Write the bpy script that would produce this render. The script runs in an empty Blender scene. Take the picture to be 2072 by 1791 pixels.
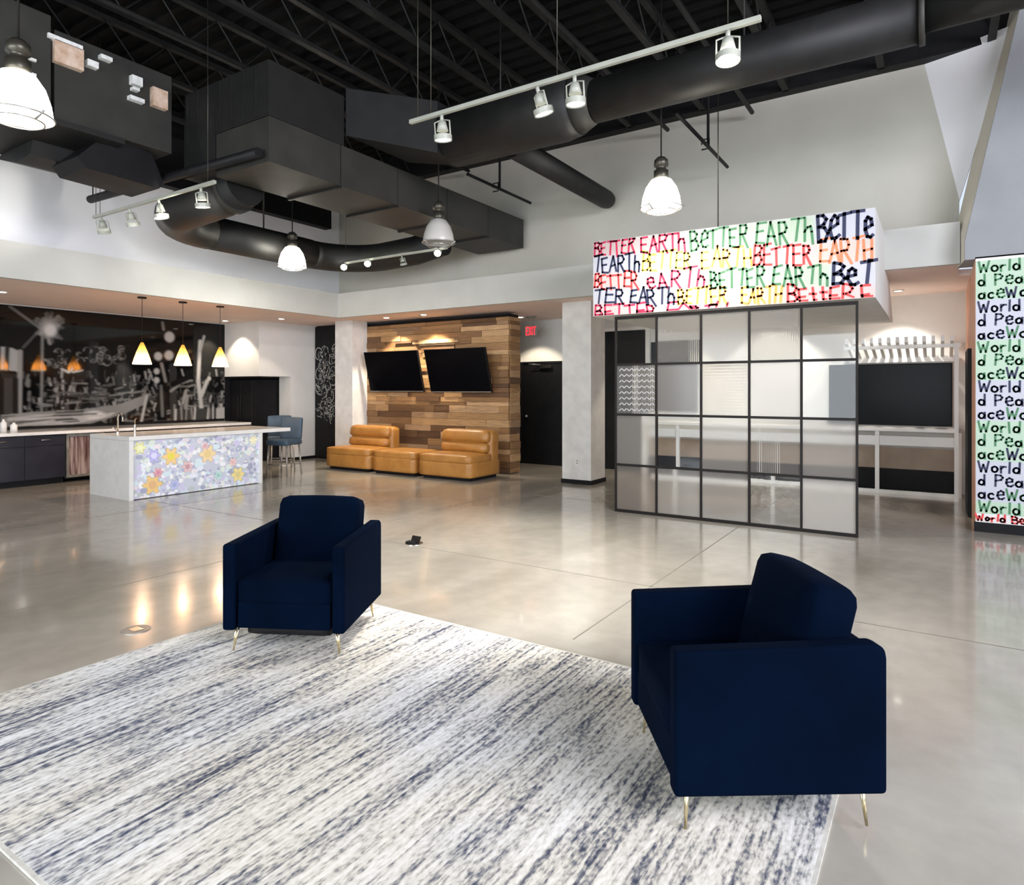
import bpy, bmesh, math, random
import numpy as np
from mathutils import Vector, Matrix, noise
random.seed(7)
PI = math.pi
S = bpy.context.scene
COL = S.collection

# ------------------------------------------------------------------ camera
TH = math.radians(33.1); ST, CT = math.sin(TH), math.cos(TH)
F, HOR, CAMH = 1326.0, 790.0, 1.54
cam = bpy.data.objects.new('camera', bpy.data.cameras.new('camera'))
COL.objects.link(cam); S.camera = cam
cam.location = (0, 0, CAMH); cam.rotation_euler = (PI/2, 0, TH)
cam.data.sensor_fit = 'HORIZONTAL'; cam.data.sensor_width = 36
cam.data.lens = F/2072*36; cam.data.shift_y = -(895.5-HOR)/2072
cam.data.clip_start = .05; cam.data.clip_end = 100

def ray(px, py):
    k = (px-1036)/F
    return Vector((-ST+k*CT, CT+k*ST, (HOR-py)/F))
def atX(px, py, X): r = ray(px, py); d = X/r.x; return Vector((X, r.y*d, CAMH+r.z*d))
def atY(px, py, Y): r = ray(px, py); d = Y/r.y; return Vector((r.x*d, Y, CAMH+r.z*d))

# ------------------------------------------------------------------ world, exposure, lights
S.view_settings.view_transform = 'Standard'; S.view_settings.look = 'None'
S.view_settings.gamma = 1; S.view_settings.use_curve_mapping = False
S.view_settings.exposure = 0.74
W = bpy.data.worlds.new('world'); S.world = W; W.use_nodes = True
W.node_tree.nodes['Background'].inputs[0].default_value = (.75, .85, 1, 1)
W.node_tree.nodes['Background'].inputs[1].default_value = .6

def area(loc, target, sx, sy, power, color=(1, 1, 1)):
    l = bpy.data.lights.new('area_light', 'AREA'); l.shape = 'RECTANGLE'; l.size = sx; l.size_y = sy
    l.energy = power; l.color = color
    o = bpy.data.objects.new('area_light', l); COL.objects.link(o); o.location = loc
    o.rotation_euler = (Vector(target)-Vector(loc)).to_track_quat('-Z', 'Y').to_euler()
    return o
def spot(loc, target, power, angle=70, color=(1, .93, .83), blend=.6, r=.04):
    l = bpy.data.lights.new('spot_light', 'SPOT'); l.energy = power; l.color = color
    l.spot_size = math.radians(angle); l.spot_blend = blend; l.shadow_soft_size = r
    o = bpy.data.objects.new('spot_light', l); COL.objects.link(o); o.location = loc
    o.rotation_euler = (Vector(target)-Vector(loc)).to_track_quat('-Z', 'Y').to_euler()
    return o
def point(loc, power, color=(1, .93, .83), r=.05):
    l = bpy.data.lights.new('point_light', 'POINT'); l.energy = power; l.color = color; l.shadow_soft_size = r
    o = bpy.data.objects.new('point_light', l); COL.objects.link(o); o.location = loc
    return o

# first two: daylight from unseen windows behind the camera and on the right
area((-2.5, -4.7, 1.9), (-3.2, 4, 1.3), 9, 2.4, 400, (.88, .94, 1))
area((4.7, 1.5, 2.2), (-4, 4, 1.4), 5, 2.6, 120, (.85, .92, 1))
area((4.6, 1.5, 4.1), (-10, 4.5, 3.9), 6, 1.2, 430, (.90, .89, 1))  # added high fill that brightens the upper left wall, no window there

# ------------------------------------------------------------------ materials
def mat(name, color, rough=.5, metal=0, emit=None, estr=0, spec=.5, coat=0, sheen=0, alpha=1):
    m = bpy.data.materials.new(name); m.use_nodes = True
    b = m.node_tree.nodes['Principled BSDF']
    b.inputs['Base Color'].default_value = (*color, 1); b.inputs['Roughness'].default_value = rough
    b.inputs['Metallic'].default_value = metal; b.inputs['Specular IOR Level'].default_value = spec
    b.inputs['Coat Weight'].default_value = coat
    b.inputs['Coat Roughness'].default_value = .06
    b.inputs['Sheen Weight'].default_value = sheen
    if emit: b.inputs['Emission Color'].default_value = (*emit, 1); b.inputs['Emission Strength'].default_value = estr
    return m
def N(m, t, **kw):
    n = m.node_tree.nodes.new(t)
    for k, v in kw.items(): setattr(n, k, v)
    return n
def L(m, a, b): m.node_tree.links.new(a, b)
def BS(m): return m.node_tree.nodes['Principled BSDF']
def ramp(m, stops):
    r = N(m, 'ShaderNodeValToRGB'); e = r.color_ramp.elements
    while len(e) < len(stops): e.new(.5)
    for i, (p, c) in enumerate(stops): e[i].position = p; e[i].color = (*c, 1)
    return r
def noisy(name, c1, c2, scale=4, rough=.6, stretch=(1, 1, 1), detail=4, bump=0, lo=.35, hi=.65, **kw):
    m = mat(name, c1, rough, **kw)
    tc = N(m, 'ShaderNodeTexCoord'); mp = N(m, 'ShaderNodeMapping'); mp.inputs['Scale'].default_value = stretch
    no = N(m, 'ShaderNodeTexNoise'); no.inputs['Scale'].default_value = scale; no.inputs['Detail'].default_value = detail
    r = ramp(m, [(lo, c1), (hi, c2)])
    L(m, tc.outputs['Object'], mp.inputs[0]); L(m, mp.outputs[0], no.inputs['Vector']); L(m, no.outputs[0], r.inputs[0])
    L(m, r.outputs[0], BS(m).inputs['Base Color'])
    if bump:
        b = N(m, 'ShaderNodeBump'); b.inputs['Strength'].default_value = bump; b.inputs['Distance'].default_value = .01
        L(m, no.outputs[0], b.inputs['Height']); L(m, b.outputs[0], BS(m).inputs['Normal'])
    return m
def vcol(name, rough=.5, **kw):
    m = mat(name, (1, 1, 1), rough, **kw)
    a = N(m, 'ShaderNodeVertexColor'); a.layer_name = 'Col'
    L(m, a.outputs[0], BS(m).inputs['Base Color']); return m

M = {}
M['wall'] = noisy('wall_paint', (.68, .67, .64), (.72, .71, .685), 2, .75)
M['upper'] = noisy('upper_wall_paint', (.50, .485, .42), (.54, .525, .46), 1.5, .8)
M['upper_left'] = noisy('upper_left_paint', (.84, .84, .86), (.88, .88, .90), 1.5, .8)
M['fascia'] = noisy('fascia_paint', (.50, .50, .465), (.54, .54, .505), 2, .75)
M['soffit'] = noisy('soffit_warm_tint', (.78, .63, .56), (.82, .67, .60), 1.5, .8)  # pink cast of the warm lamps is put into this base colour
M['fin'] = noisy('grey_paint', (.27, .28, .29), (.31, .32, .335), 1.5, .8)
M['cream'] = noisy('cream_paint', (.78, .72, .60), (.82, .76, .64), 1.5, .8)
M['orange'] = noisy('peach_paint', (.80, .42, .27), (.86, .50, .34), 2, .6)
M['concrete_col'] = noisy('column_plaster', (.66, .645, .62), (.76, .745, .72), 5, .7, detail=6, bump=.2)
M['black'] = noisy('black_paint', (.005, .005, .006), (.008, .008, .009), 6, .55, spec=.2)
M['deck'] = noisy('black_ceiling_paint', (.003, .003, .003), (.005, .005, .005), 6, .9, spec=.15)
M['duct'] = noisy('dark_duct_paint', (.009, .009, .0088), (.013, .013, .0125), 5, .55, spec=.3)
M['duct2'] = noisy('charcoal_sheet', (.024, .024, .021), (.034, .033, .029), 3, .55, spec=.3)
M['white'] = noisy('white_enamel', (.80, .79, .76), (.84, .83, .80), 3, .35)
M['quartz'] = noisy('white_quartz', (.74, .73, .70), (.80, .79, .77), 8, .12)
M['chrome'] = mat('brushed_metal', (.6, .58, .54), .25, 1)
M['brass'] = mat('champagne_metal', (.80, .68, .42), .25, 1)
M['steel'] = mat('dark_bronze', (.010, .008, .007), .5, spec=.2)
M['alum'] = noisy('spun_metal', (.30, .29, .27), (.42, .40, .36), 9, .35, metal=.6)
M['screen'] = mat('black_screen', (.002, .002, .003), .22, spec=.06)
M['track'] = noisy('ivory_enamel', (.34, .35, .30), (.40, .41, .35), 4, .4)
M['housing'] = mat('dark_cast_metal', (.07, .065, .05), .35, .6)
M['bulb'] = mat('lit_bulb', (1, 1, 1), .5, emit=(1, .97, .88), estr=14)
M['lens'] = mat('lit_lens', (1, 1, 1), .5, emit=(1, .95, .86), estr=9)
M['lens_dim'] = mat('glowing_reflector', (1, 1, 1), .5, emit=(1, .96, .9), estr=1.3)
M['glow'] = mat('lit_glass', (1, 1, .96), .4, emit=(1, .98, .9), estr=2.6)
M['dimglass'] = mat('unlit_glass', (.52, .50, .46), .25)
M['amber'] = mat('amber_shade', (.9, .6, .25), .4, emit=(1, .58, .17), estr=1.5)
M['amber_rim'] = mat('amber_rim', (1, .9, .7), .4, emit=(1, .85, .6), estr=3)
M['red'] = mat('red_letters', (.8, .02, .03), .4, emit=(1, .03, .05), estr=.8)
M['signplate'] = mat('sign_plate', (.30, .31, .30), .4)
M['dark_cab'] = noisy('navy_black_cabinet', (.012, .012, .02), (.018, .018, .028), 4, .35)
M['tan_paper'] = noisy('tan_paper', (.50, .33, .22), (.66, .52, .42), 14, .8)
M['white_paper'] = noisy('white_paper', (.62, .63, .60), (.8, .8, .78), 20, .8)

def glow_glass(name, col, ecol, estr):
    m = bpy.data.materials.new(name); m.use_nodes = True; m.node_tree.nodes.clear()
    out = N(m, 'ShaderNodeOutputMaterial'); t = N(m, 'ShaderNodeBsdfTranslucent'); t.inputs[0].default_value = (*col, 1)
    e = N(m, 'ShaderNodeEmission'); e.inputs[0].default_value = (*ecol, 1); e.inputs[1].default_value = estr
    a = N(m, 'ShaderNodeAddShader'); L(m, t.outputs[0], a.inputs[0]); L(m, e.outputs[0], a.inputs[1]); L(m, a.outputs[0], out.inputs[0]); return m
M['glow'] = glow_glass('lit_dome_glass', (.9, .9, .86), (1, .98, .9), 2.4)
M['amber'] = glow_glass('lit_amber_glass', (.55, .27, .06), (1, .50, .12), .30)
def make_floor():
    m = mat('polished_concrete', (.3, .28, .24), .14, spec=.75, coat=.35)
    tc = N(m, 'ShaderNodeTexCoord')
    n1 = N(m, 'ShaderNodeTexNoise'); n1.inputs['Scale'].default_value = .55; n1.inputs['Detail'].default_value = 5; n1.inputs['Distortion'].default_value = .9
    n2 = N(m, 'ShaderNodeTexNoise'); n2.inputs['Scale'].default_value = 7; n2.inputs['Detail'].default_value = 8
    mp = N(m, 'ShaderNodeMapping'); mp.inputs['Scale'].default_value = (1.6, .7, 1)
    L(m, tc.outputs['Object'], mp.inputs[0]); L(m, mp.outputs[0], n1.inputs['Vector']); L(m, tc.outputs['Object'], n2.inputs['Vector'])
    r1 = ramp(m, [(.3, (.30, .275, .23)), (.5, (.375, .35, .30)), (.7, (.45, .425, .37))])
    r2 = ramp(m, [(.35, (.90, .90, .90)), (.65, (1, 1, 1))])
    mx = N(m, 'ShaderNodeMix', data_type='RGBA', blend_type='MULTIPLY'); mx.inputs[0].default_value = 1
    L(m, n1.outputs[0], r1.inputs[0]); L(m, n2.outputs[0], r2.inputs[0])
    L(m, r1.outputs[0], mx.inputs[6]); L(m, r2.outputs[0], mx.inputs[7]); L(m, mx.outputs[2], BS(m).inputs['Base Color'])
    rr = N(m, 'ShaderNodeMapRange'); rr.inputs[3].default_value = .10; rr.inputs[4].default_value = .26
    L(m, n1.outputs[0], rr.inputs[0]); L(m, rr.outputs[0], BS(m).inputs['Roughness'])
    return m
M['floor'] = make_floor()

def make_wood():
    m = mat('reclaimed_wood', (.4, .25, .13), .55)
    tc = N(m, 'ShaderNodeTexCoord'); oi = N(m, 'ShaderNodeObjectInfo')
    r = ramp(m, [(0, (.10, .050, .024)), (.2, (.21, .11, .045)), (.4, (.34, .19, .082)), (.6, (.45, .27, .12)), (.8, (.56, .36, .19)), (1, (.24, .145, .085))])
    ge = N(m, 'ShaderNodeNewGeometry')
    mp = N(m, 'ShaderNodeMapping'); mp.inputs['Scale'].default_value = (2, 2, 34)
    no = N(m, 'ShaderNodeTexNoise'); no.inputs['Scale'].default_value = 2.2; no.inputs['Detail'].default_value = 6
    r2 = ramp(m, [(.3, (.62, .60, .58)), (.7, (1.12, 1.1, 1.06))])
    mx = N(m, 'ShaderNodeMix', data_type='RGBA', blend_type='MULTIPLY'); mx.inputs[0].default_value = 1
    L(m, oi.outputs['Random'], r.inputs[0]); L(m, ge.outputs['Position'], mp.inputs[0]); L(m, mp.outputs[0], no.inputs['Vector']); L(m, no.outputs[0], r2.inputs[0])
    L(m, r.outputs[0], mx.inputs[6]); L(m, r2.outputs[0], mx.inputs[7]); L(m, mx.outputs[2], BS(m).inputs['Base Color'])
    return m
M['wood'] = make_wood()
M['leather'] = noisy('caramel_leather', (.34, .145, .028), (.43, .20, .045), 5, .38, detail=6, bump=.15)
M['velvet'] = noisy('navy_velvet', (.0003, .0023, .0082), (.0005, .0034, .0122), 2.5, .95, sheen=.02, spec=.03)
BS(M['velvet']).inputs['Sheen Tint'].default_value = (.02, .12, .40, 1)
BS(M['velvet']).inputs['Sheen Roughness'].default_value = .35
M['bluechair'] = noisy('slate_upholstery', (.035, .065, .10), (.05, .09, .14), 6, .6)

def make_rug():
    m = mat('woven_rug', (.6, .6, .6), .95, spec=.1)
    tc = N(m, 'ShaderNodeTexCoord')
    def st(scale, sx, sy, det, dist=0):
        mp = N(m, 'ShaderNodeMapping'); mp.inputs['Scale'].default_value = (sx, sy, 1)
        n = N(m, 'ShaderNodeTexNoise'); n.inputs['Scale'].default_value = scale; n.inputs['Detail'].default_value = det; n.inputs['Distortion'].default_value = dist
        L(m, tc.outputs['Object'], mp.inputs[0]); L(m, mp.outputs[0], n.inputs['Vector']); return n
    broad = st(1, 5.5, .55, 3, .3); fine = st(1, 42, 2.6, 5, .5); dots = st(1, 75, 28, 3); patch = st(1, 1.1, .8, 2)
    A = lambda op, a, b: None
    def mth(op, a, b):
        n = N(m, 'ShaderNodeMath', operation=op)
        for i, v in enumerate((a, b)):
            if isinstance(v, (int, float)): n.inputs[i].default_value = v
            else: L(m, v, n.inputs[i])
        return n.outputs[0]
    s = mth('ADD', mth('MULTIPLY', broad.outputs[0], .50), mth('MULTIPLY', fine.outputs[0], .85))
    s = mth('ADD', s, mth('MULTIPLY', dots.outputs[0], .70))
    s = mth('DIVIDE', s, 2.05)
    r = ramp(m, [(.385, (.06, .07, .11)), (.43, (.19, .20, .24)), (.468, (.40, .395, .385)), (.512, (.63, .62, .59)), (.60, (.80, .80, .79))])
    L(m, s, r.inputs[0])
    r2 = ramp(m, [(.4, (.97, .98, 1.01)), (.6, (1.02, .98, .90))]); L(m, patch.outputs[0], r2.inputs[0])
    mx = N(m, 'ShaderNodeMix', data_type='RGBA', blend_type='MULTIPLY'); mx.inputs[0].default_value = 1
    L(m, r.outputs[0], mx.inputs[6]); L(m, r2.outputs[0], mx.inputs[7]); L(m, mx.outputs[2], BS(m).inputs['Base Color'])
    b = N(m, 'ShaderNodeBump'); b.inputs['Strength'].default_value = .5; b.inputs['Distance'].default_value = .006
    L(m, s, b.inputs['Height']); L(m, b.outputs[0], BS(m).inputs['Normal'])
    return m
M['rug'] = make_rug()
M['rug_edge'] = noisy('rug_binding', (.5, .48, .42), (.62, .60, .55), 30, .9)

def glass(name, rough, tint=(.92, .94, .92), haze=0.0, bumpscale=None, kind='noise', hazecol=(.80, .765, .71), bstr=.4):
    """thin pane: see-through (or rough) transmission plus a weak mirror, haze is real white scatter"""
    m = bpy.data.materials.new(name); m.use_nodes = True; nt = m.node_tree; nt.nodes.clear()
    out = N(m, 'ShaderNodeOutputMaterial')
    if rough == 0:
        t = N(m, 'ShaderNodeBsdfTransparent'); t.inputs[0].default_value = (*tint, 1)
    else:
        t = N(m, 'ShaderNodeBsdfRefraction'); t.inputs['Color'].default_value = (*tint, 1); t.inputs['Roughness'].default_value = rough; t.inputs['IOR'].default_value = 1.04
    g = N(m, 'ShaderNodeBsdfGlossy'); g.inputs['Roughness'].default_value = .02 if rough == 0 else .12
    fr = N(m, 'ShaderNodeFresnel'); fr.inputs['IOR'].default_value = 1.45
    mg = N(m, 'ShaderNodeMixShader'); L(m, fr.outputs[0], mg.inputs[0]); L(m, t.outputs[0], mg.inputs[1]); L(m, g.outputs[0], mg.inputs[2])
    last = mg
    if haze:
        d = N(m, 'ShaderNodeBsdfDiffuse'); d.inputs[0].default_value = (*hazecol, 1)
        tr = N(m, 'ShaderNodeBsdfTranslucent'); tr.inputs[0].default_value = (*hazecol, 1)
        md = N(m, 'ShaderNodeMixShader'); md.inputs[0].default_value = .5; L(m, d.outputs[0], md.inputs[1]); L(m, tr.outputs[0], md.inputs[2])
        mh = N(m, 'ShaderNodeMixShader'); mh.inputs[0].default_value = haze; L(m, mg.outputs[0], mh.inputs[1]); L(m, md.outputs[0], mh.inputs[2]); last = mh
    if bumpscale:
        tc = N(m, 'ShaderNodeTexCoord')
        if kind == 'noise':
            no = N(m, 'ShaderNodeTexNoise'); no.inputs['Scale'].default_value = bumpscale
        else:
            no = N(m, 'ShaderNodeTexWave'); no.inputs['Scale'].default_value = bumpscale; no.bands_direction = kind; no.inputs['Distortion'].default_value = .6
        L(m, tc.outputs['Object'], no.inputs['Vector'])
        b = N(m, 'ShaderNodeBump'); b.inputs['Strength'].default_value = bstr; b.inputs['Distance'].default_value = .01
        L(m, no.outputs[0], b.inputs['Height'])
        L(m, b.outputs[0], g.inputs['Normal'])
        if rough: L(m, b.outputs[0], t.inputs['Normal'])
    L(m, last.outputs[0], out.inputs[0])
    return m
M['g_clear'] = glass('clear_glass', 0)
M['g_frost'] = glass('frosted_glass', .42, haze=.30)
M['g_milk'] = glass('milky_glass', .6, haze=.55)
M['g_reed'] = glass('reeded_glass', .22, haze=.18, bumpscale=14, kind='X', bstr=1)
M['g_wave'] = glass('rippled_glass', .25, haze=.28, bumpscale=9, kind='Z', bstr=1)
M['g_ripple'] = glass('water_glass', .04, haze=.05, bumpscale=9, kind='noise', bstr=.6)
M['g_smoke'] = glass('smoked_frosted_glass', .4, tint=(.85, .78, .72), haze=.3, hazecol=(.6, .55, .5))

# ------------------------------------------------------------------ mesh helpers
class MB:
    def __init__(s): s.v = []; s.f = []; s.sm = []
    def add(s, vs, fs, smooth=False):
        b = len(s.v); s.v += [tuple(v) for v in vs]
        for f in fs: s.f.append(tuple(b+i for i in f)); s.sm.append(smooth)
        return s
    def box(s, x0, x1, y0, y1, z0, z1):
        return s.add([(x, y, z) for x in (x0, x1) for y in (y0, y1) for z in (z0, z1)],
              [(0, 1, 3, 2), (4, 6, 7, 5), (0, 4, 5, 1), (2, 3, 7, 6), (0, 2, 6, 4), (1, 5, 7, 3)])
    def hexa(s, b, t):      # bottom four, top four (same winding)
        return s.add(list(b)+list(t), [(3, 2, 1, 0), (4, 5, 6, 7), (0, 1, 5, 4), (1, 2, 6, 5), (2, 3, 7, 6), (3, 0, 4, 7)])
    def prism(s, poly, fn, a, b):   # poly of 2D points extruded between fn(p,a) and fn(p,b)
        n = len(poly); vs = [fn(p, a) for p in poly]+[fn(p, b) for p in poly]
        return s.add(vs, [tuple(range(n))[::-1], tuple(range(n, 2*n))]+[(i, (i+1) % n, n+(i+1) % n, n+i) for i in range(n)])
    def tube(s, pts, r, n=12, caps=True, closed=False):
        pts = [Vector(p) for p in pts]; rs = r if isinstance(r, (list, tuple)) else [r]*len(pts)
        vs = []; prev = None
        for i, p in enumerate(pts):
            if closed: t = pts[(i+1) % len(pts)]-pts[i-1]
            else: t = pts[min(i+1, len(pts)-1)]-pts[max(i-1, 0)]
            t.normalize()
            if prev is None:
                u = t.orthogonal().normalized()
                up = Vector((0, 0, 1))
                if abs(t.z) < .9: u = t.cross(up).normalized()
            else:
                u = prev-t*prev.dot(t); u.normalize()
            prev = u; w = t.cross(u)
            for k in range(n):
                a = 2*PI*k/n; vs.append(p+u*math.cos(a)*rs[i]+w*math.sin(a)*rs[i])
        fs = []
        m = len(pts)
        for i in range(m if closed else m-1):
            j = (i+1) % m
            for k in range(n): fs.append((i*n+k, i*n+(k+1) % n, j*n+(k+1) % n, j*n+k))
        s.add(vs, fs, True)
        if caps and not closed:
            b = len(s.v)-len(vs)
            s.f.append(tuple(b+k for k in range(n))[::-1]); s.sm.append(False)
            s.f.append(tuple(b+(m-1)*n+k for k in range(n))); s.sm.append(False)
        return s
    def lathe(s, prof, c=(0, 0, 0), n=24, smooth=True):
        vs = []
        for r, z in prof:
            for k in range(n):
                a = 2*PI*k/n; vs.append((c[0]+r*math.cos(a), c[1]+r*math.sin(a), c[2]+z))
        fs = [(i*n+k, i*n+(k+1) % n, (i+1)*n+(k+1) % n, (i+1)*n+k) for i in range(len(prof)-1) for k in range(n)]
        return s.add(vs, fs, smooth)
    def cyl(s, c, r, z0, z1, n=20):
        return s.lathe([(0.0001, z0), (r, z0)], c, n, False).lathe([(r, z0), (r, z1)], c, n).lathe([(r, z1), (0.0001, z1)], c, n, False)
    def cushion(s, c, size, bulge=(.1, .1, .1), n=8, rnd=.18, rot=None):
        """rounded, puffed block: c centre, size full extents"""
        bm = bmesh.new(); bmesh.ops.create_cube(bm, size=2)
        bmesh.ops.subdivide_edges(bm, edges=bm.edges[:], cuts=n, use_grid_fill=True)
        h = [d/2 for d in size]; rr = rnd*min(h)*2
        for v in bm.verts:
            p = [v.co[i] for i in range(3)]
            q = [p[i]*h[i] for i in range(3)]
            inn = [max(-(h[i]-rr), min(h[i]-rr, q[i])) for i in range(3)]
            d = Vector([q[i]-inn[i] for i in range(3)])
            if d.length > 1e-6: d = d.normalized()*rr*(max(abs(x) for x in d)/rr if max(abs(x) for x in d) < rr else 1)
            q = [inn[i]+d[i] for i in range(3)]
            for i in range(3):
                j, k = (i+1) % 3, (i+2) % 3
                q[i] += math.copysign(1, p[i])*bulge[i]*h[i]*abs(p[i])**2*(1-p[j]**2)*(1-p[k]**2)
            v.co = q
        R = rot or Matrix.Identity(3)
        idx = {v: i for i, v in enumerate(bm.verts)}
        s.add([R @ v.co+Vector(c) for v in bm.verts], [[idx[v] for v in f.verts] for f in bm.faces], True)
        bm.free(); return s

def link(name, mb, m, parent=None, off=None, bevel=0, seg=2):
    me = bpy.data.meshes.new(name)
    o = bpy.data.objects.new(name, me); COL.objects.link(o)
    vs = mb.v
    if parent is not None:
        if off is None:
            p = parent; off = Vector((0, 0, 0))
            while p is not None: off += p.location; p = p.parent
        o.parent = parent
    elif off is None:
        a = np.array(vs); lo, hi = a.min(0), a.max(0)
        off = Vector(((lo[0]+hi[0])/2, (lo[1]+hi[1])/2, lo[2])); o.location = off
    me.from_pydata([(v[0]-off[0], v[1]-off[1], v[2]-off[2]) for v in vs], [], mb.f)
    me.polygons.foreach_set('use_smooth', mb.sm)
    if bevel: me.polygons.foreach_set('use_smooth', [True]*len(mb.f))
    me.materials.append(m); me.update()
    bm = bmesh.new(); bm.from_mesh(me); bmesh.ops.recalc_face_normals(bm, faces=bm.faces[:]); bm.to_mesh(me); bm.free()
    if bevel:
        b = o.modifiers.new('bevel', 'BEVEL'); b.width = bevel; b.segments = seg; b.limit_method = 'ANGLE'; b.harden_normals = True
    return o
def tag(o, label=None, cat=None, group=None, kind=None):
    if label: o['label'] = label
    if cat: o['category'] = cat
    if group: o['group'] = group
    if kind: o['kind'] = kind
    return o
def thing(name, label, cat, loc=(0, 0, 0), rz=0, group=None):
    o = bpy.data.objects.new(name, None); COL.objects.link(o); o.empty_display_size = .1
    o.location = loc; o.rotation_euler = (0, 0, rz); return tag(o, label, cat, group)
LOC = Vector((0, 0, 0))
def part(name, mb, m, parent, local=False, **kw):
    if local: kw['off'] = LOC
    return link(name, mb, m, parent, **kw)
def struct(name, mb, m, label=None, parent=None, cat='wall', **kw):
    o = link(name, mb, m, parent, **kw)
    if parent is None: tag(o, label, cat, kind='structure')
    return o
def B(*a): return MB().box(*a)

def colour_grid(name, P, img, m, parent=None):
    """a fine grid of verts with per-vertex colours: P(s,t)->point, img[h,w,3] row 0 at the top (linear)"""
    h, w, _ = img.shape
    mb = MB()
    vs = [P(i/(w-1), 1-j/(h-1)) for j in range(h) for i in range(w)]
    fs = [(j*w+i, (j+1)*w+i, (j+1)*w+i+1, j*w+i+1) for j in range(h-1) for i in range(w-1)]
    mb.add(vs, fs)
    o = link(name, mb, m, parent)
    ca = o.data.color_attributes.new('Col', 'FLOAT_COLOR', 'POINT')
    a = np.ones((h*w, 4), np.float32); a[:, :3] = img.reshape(-1, 3)
    ca.data.foreach_set('color', a.ravel()); return o

# marker-pen alphabet, strokes in a unit-high box
def arc(cx, cy, rx, ry, a0, a1, n=9): return [(cx+rx*math.cos(math.radians(a0+(a1-a0)*i/n)), cy+ry*math.sin(math.radians(a0+(a1-a0)*i/n))) for i in range(n+1)]
G = {
 'B': (.58, [[(0, 0), (.02, 1)], [(.02, 1), (.35, .97), (.5, .8), (.38, .58), (.05, .5), (.42, .46), (.56, .24), (.4, .03), (0, 0)]]),
 'E': (.55, [[(.52, 1), (.02, .95), (0, .02), (.54, .0)], [(0, .5), (.42, .53)]]),
 'e': (.52, [[(.04, .38), (.44, .46), (.44, .68), (.25, .8), (.07, .66), (.02, .32), (.16, .05), (.36, .02), (.5, .14)]]),
 'T': (.6, [[(-.04, .93), (.62, 1)], [(.3, .98), (.26, 0)]]),
 't': (.42, [[(.2, 1), (.18, .1), (.3, 0)], [(0, .66), (.4, .7)]]),
 'R': (.6, [[(.02, 0), (.02, 1), (.38, .98), (.5, .76), (.38, .55), (.04, .48)], [(.2, .5), (.6, -.08)]]),
 'A': (.6, [[(0, 0), (.28, 1), (.58, 0)], [(.12, .36), (.48, .38)]]),
 'H': (.55, [[(0, 0), (0, 1)], [(.5, 1), (.5, 0)], [(0, .48), (.5, .52)]]),
 'h': (.5, [[(.02, 1), (0, 0)], [(0, .4), (.15, .58), (.34, .56), (.42, .35), (.44, -.08)]]),
 'W': (.74, [[(0, 1), (.16, .02), (.35, .7), (.52, .02), (.72, 1)]]),
 'P': (.55, [[(.0, 0), (.02, 1), (.36, .98), (.5, .78), (.38, .56), (.02, .46)]]),
 'o': (.5, [arc(.22, .28, .2, .26, 90, 450, 12)]),
 'r': (.38, [[(0, .56), (.02, 0)], [(.02, .36), (.14, .54), (.32, .54)]]),
 'l': (.16, [[(.05, 1), (.05, 0)]]),
 'd': (.52, [arc(.2, .26, .19, .25, 60, 400, 12), [(.42, 1), (.42, 0)]]),
 'a': (.52, [arc(.2, .26, .19, .24, 60, 400, 12), [(.42, .55), (.43, 0)]]),
 'c': (.44, [arc(.23, .27, .22, .26, 45, 315, 10)]),
 'X': (.55, [[(0, 0), (.5, 1)], [(0, 1), (.5, 0)]]),
 'I': (.2, [[(.08, 0), (.08, 1)]]),
 ' ': (.35, []),
}
def strokes_of(text, jit=.0, rng=random):
    x = 0; out = []
    for ch in text:
        w, st = G[ch]; sh = rng.uniform(-jit, jit)*1.6; sc = 1+rng.uniform(-jit, jit)
        for s in st: out.append([(x+p[0]*sc+p[1]*sh*.6+rng.uniform(-jit, jit)*.25, p[1]*sc+sh*.4+rng.uniform(-jit, jit)*.3) for p in s])
        x += w+.14
    return out, x-.14
def ribbon(mb, pts, w, fn):
    """flat brush stroke; pts in plane units, w half width, fn(u,v)->3D"""
    for i in range(len(pts)-1):
        (x0, y0), (x1, y1) = pts[i], pts[i+1]; dx, dy = x1-x0, y1-y0; l = math.hypot(dx, dy)
        if l < 1e-6: continue
        e = w*.8/l; nx, ny = -dy/l*w, dx/l*w
        x0 -= dx*e; x1 += dx*e; y0 -= dy*e; y1 += dy*e
        mb.add([fn(x0+nx, y0+ny), fn(x0-nx, y0-ny), fn(x1-nx, y1-ny), fn(x1+nx, y1+ny)], [(0, 1, 2, 3)])

# ================================================================== SETTING
struct('floor', B(-13.4, 5.2, -5.2, 12.1, -.1, 0), M['floor'], 'polished grey concrete floor', cat='floor')
fl = bpy.data.objects['floor']
M['joint'] = mat('saw_cut', (.17, .155, .13), .6)
for x0, x1, y0, y1 in ((-5.42, -5.41, -5, 9.6), (-8.6, -8.59, -5, 8.6), (-13, 5, 4.9, 4.91), (-13, -10.5, 7.6, 7.61), (-1.9, -1.89, 3.6, 11.6), (-5, 5, 8.25, 8.26)):
    part('floor_joint', B(x0, x1, y0, y1, 0, .001), M['joint'], fl)

ZS = 3.0
# left (mural) wall and alcove block
struct('wall_left', B(-13.4, -13.16, -5.2, 8.62, 0, 3.05), M['wall'], 'left wall behind the kitchen counter')
blk = MB().box(-13.4, -11.93, 8.6, 10.1, 1.84, 3.0).box(-12.32, -11.93, 9.4, 10.1, 0, 1.84)
struct('wall_alcove', blk, M['wall'], 'pale wall block above the dark alcove')
al = MB().box(-13.4, -12.32, 10.0, 10.1, 0, 1.84).box(-13.4, -13.15, 8.62, 10.0, 0, 1.84).box(-13.15, -12.34, 8.66, 10, 1.80, 1.839)
struct('trim_1', al, M['black'], 'black lining of the alcove', cat='trim')
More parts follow.
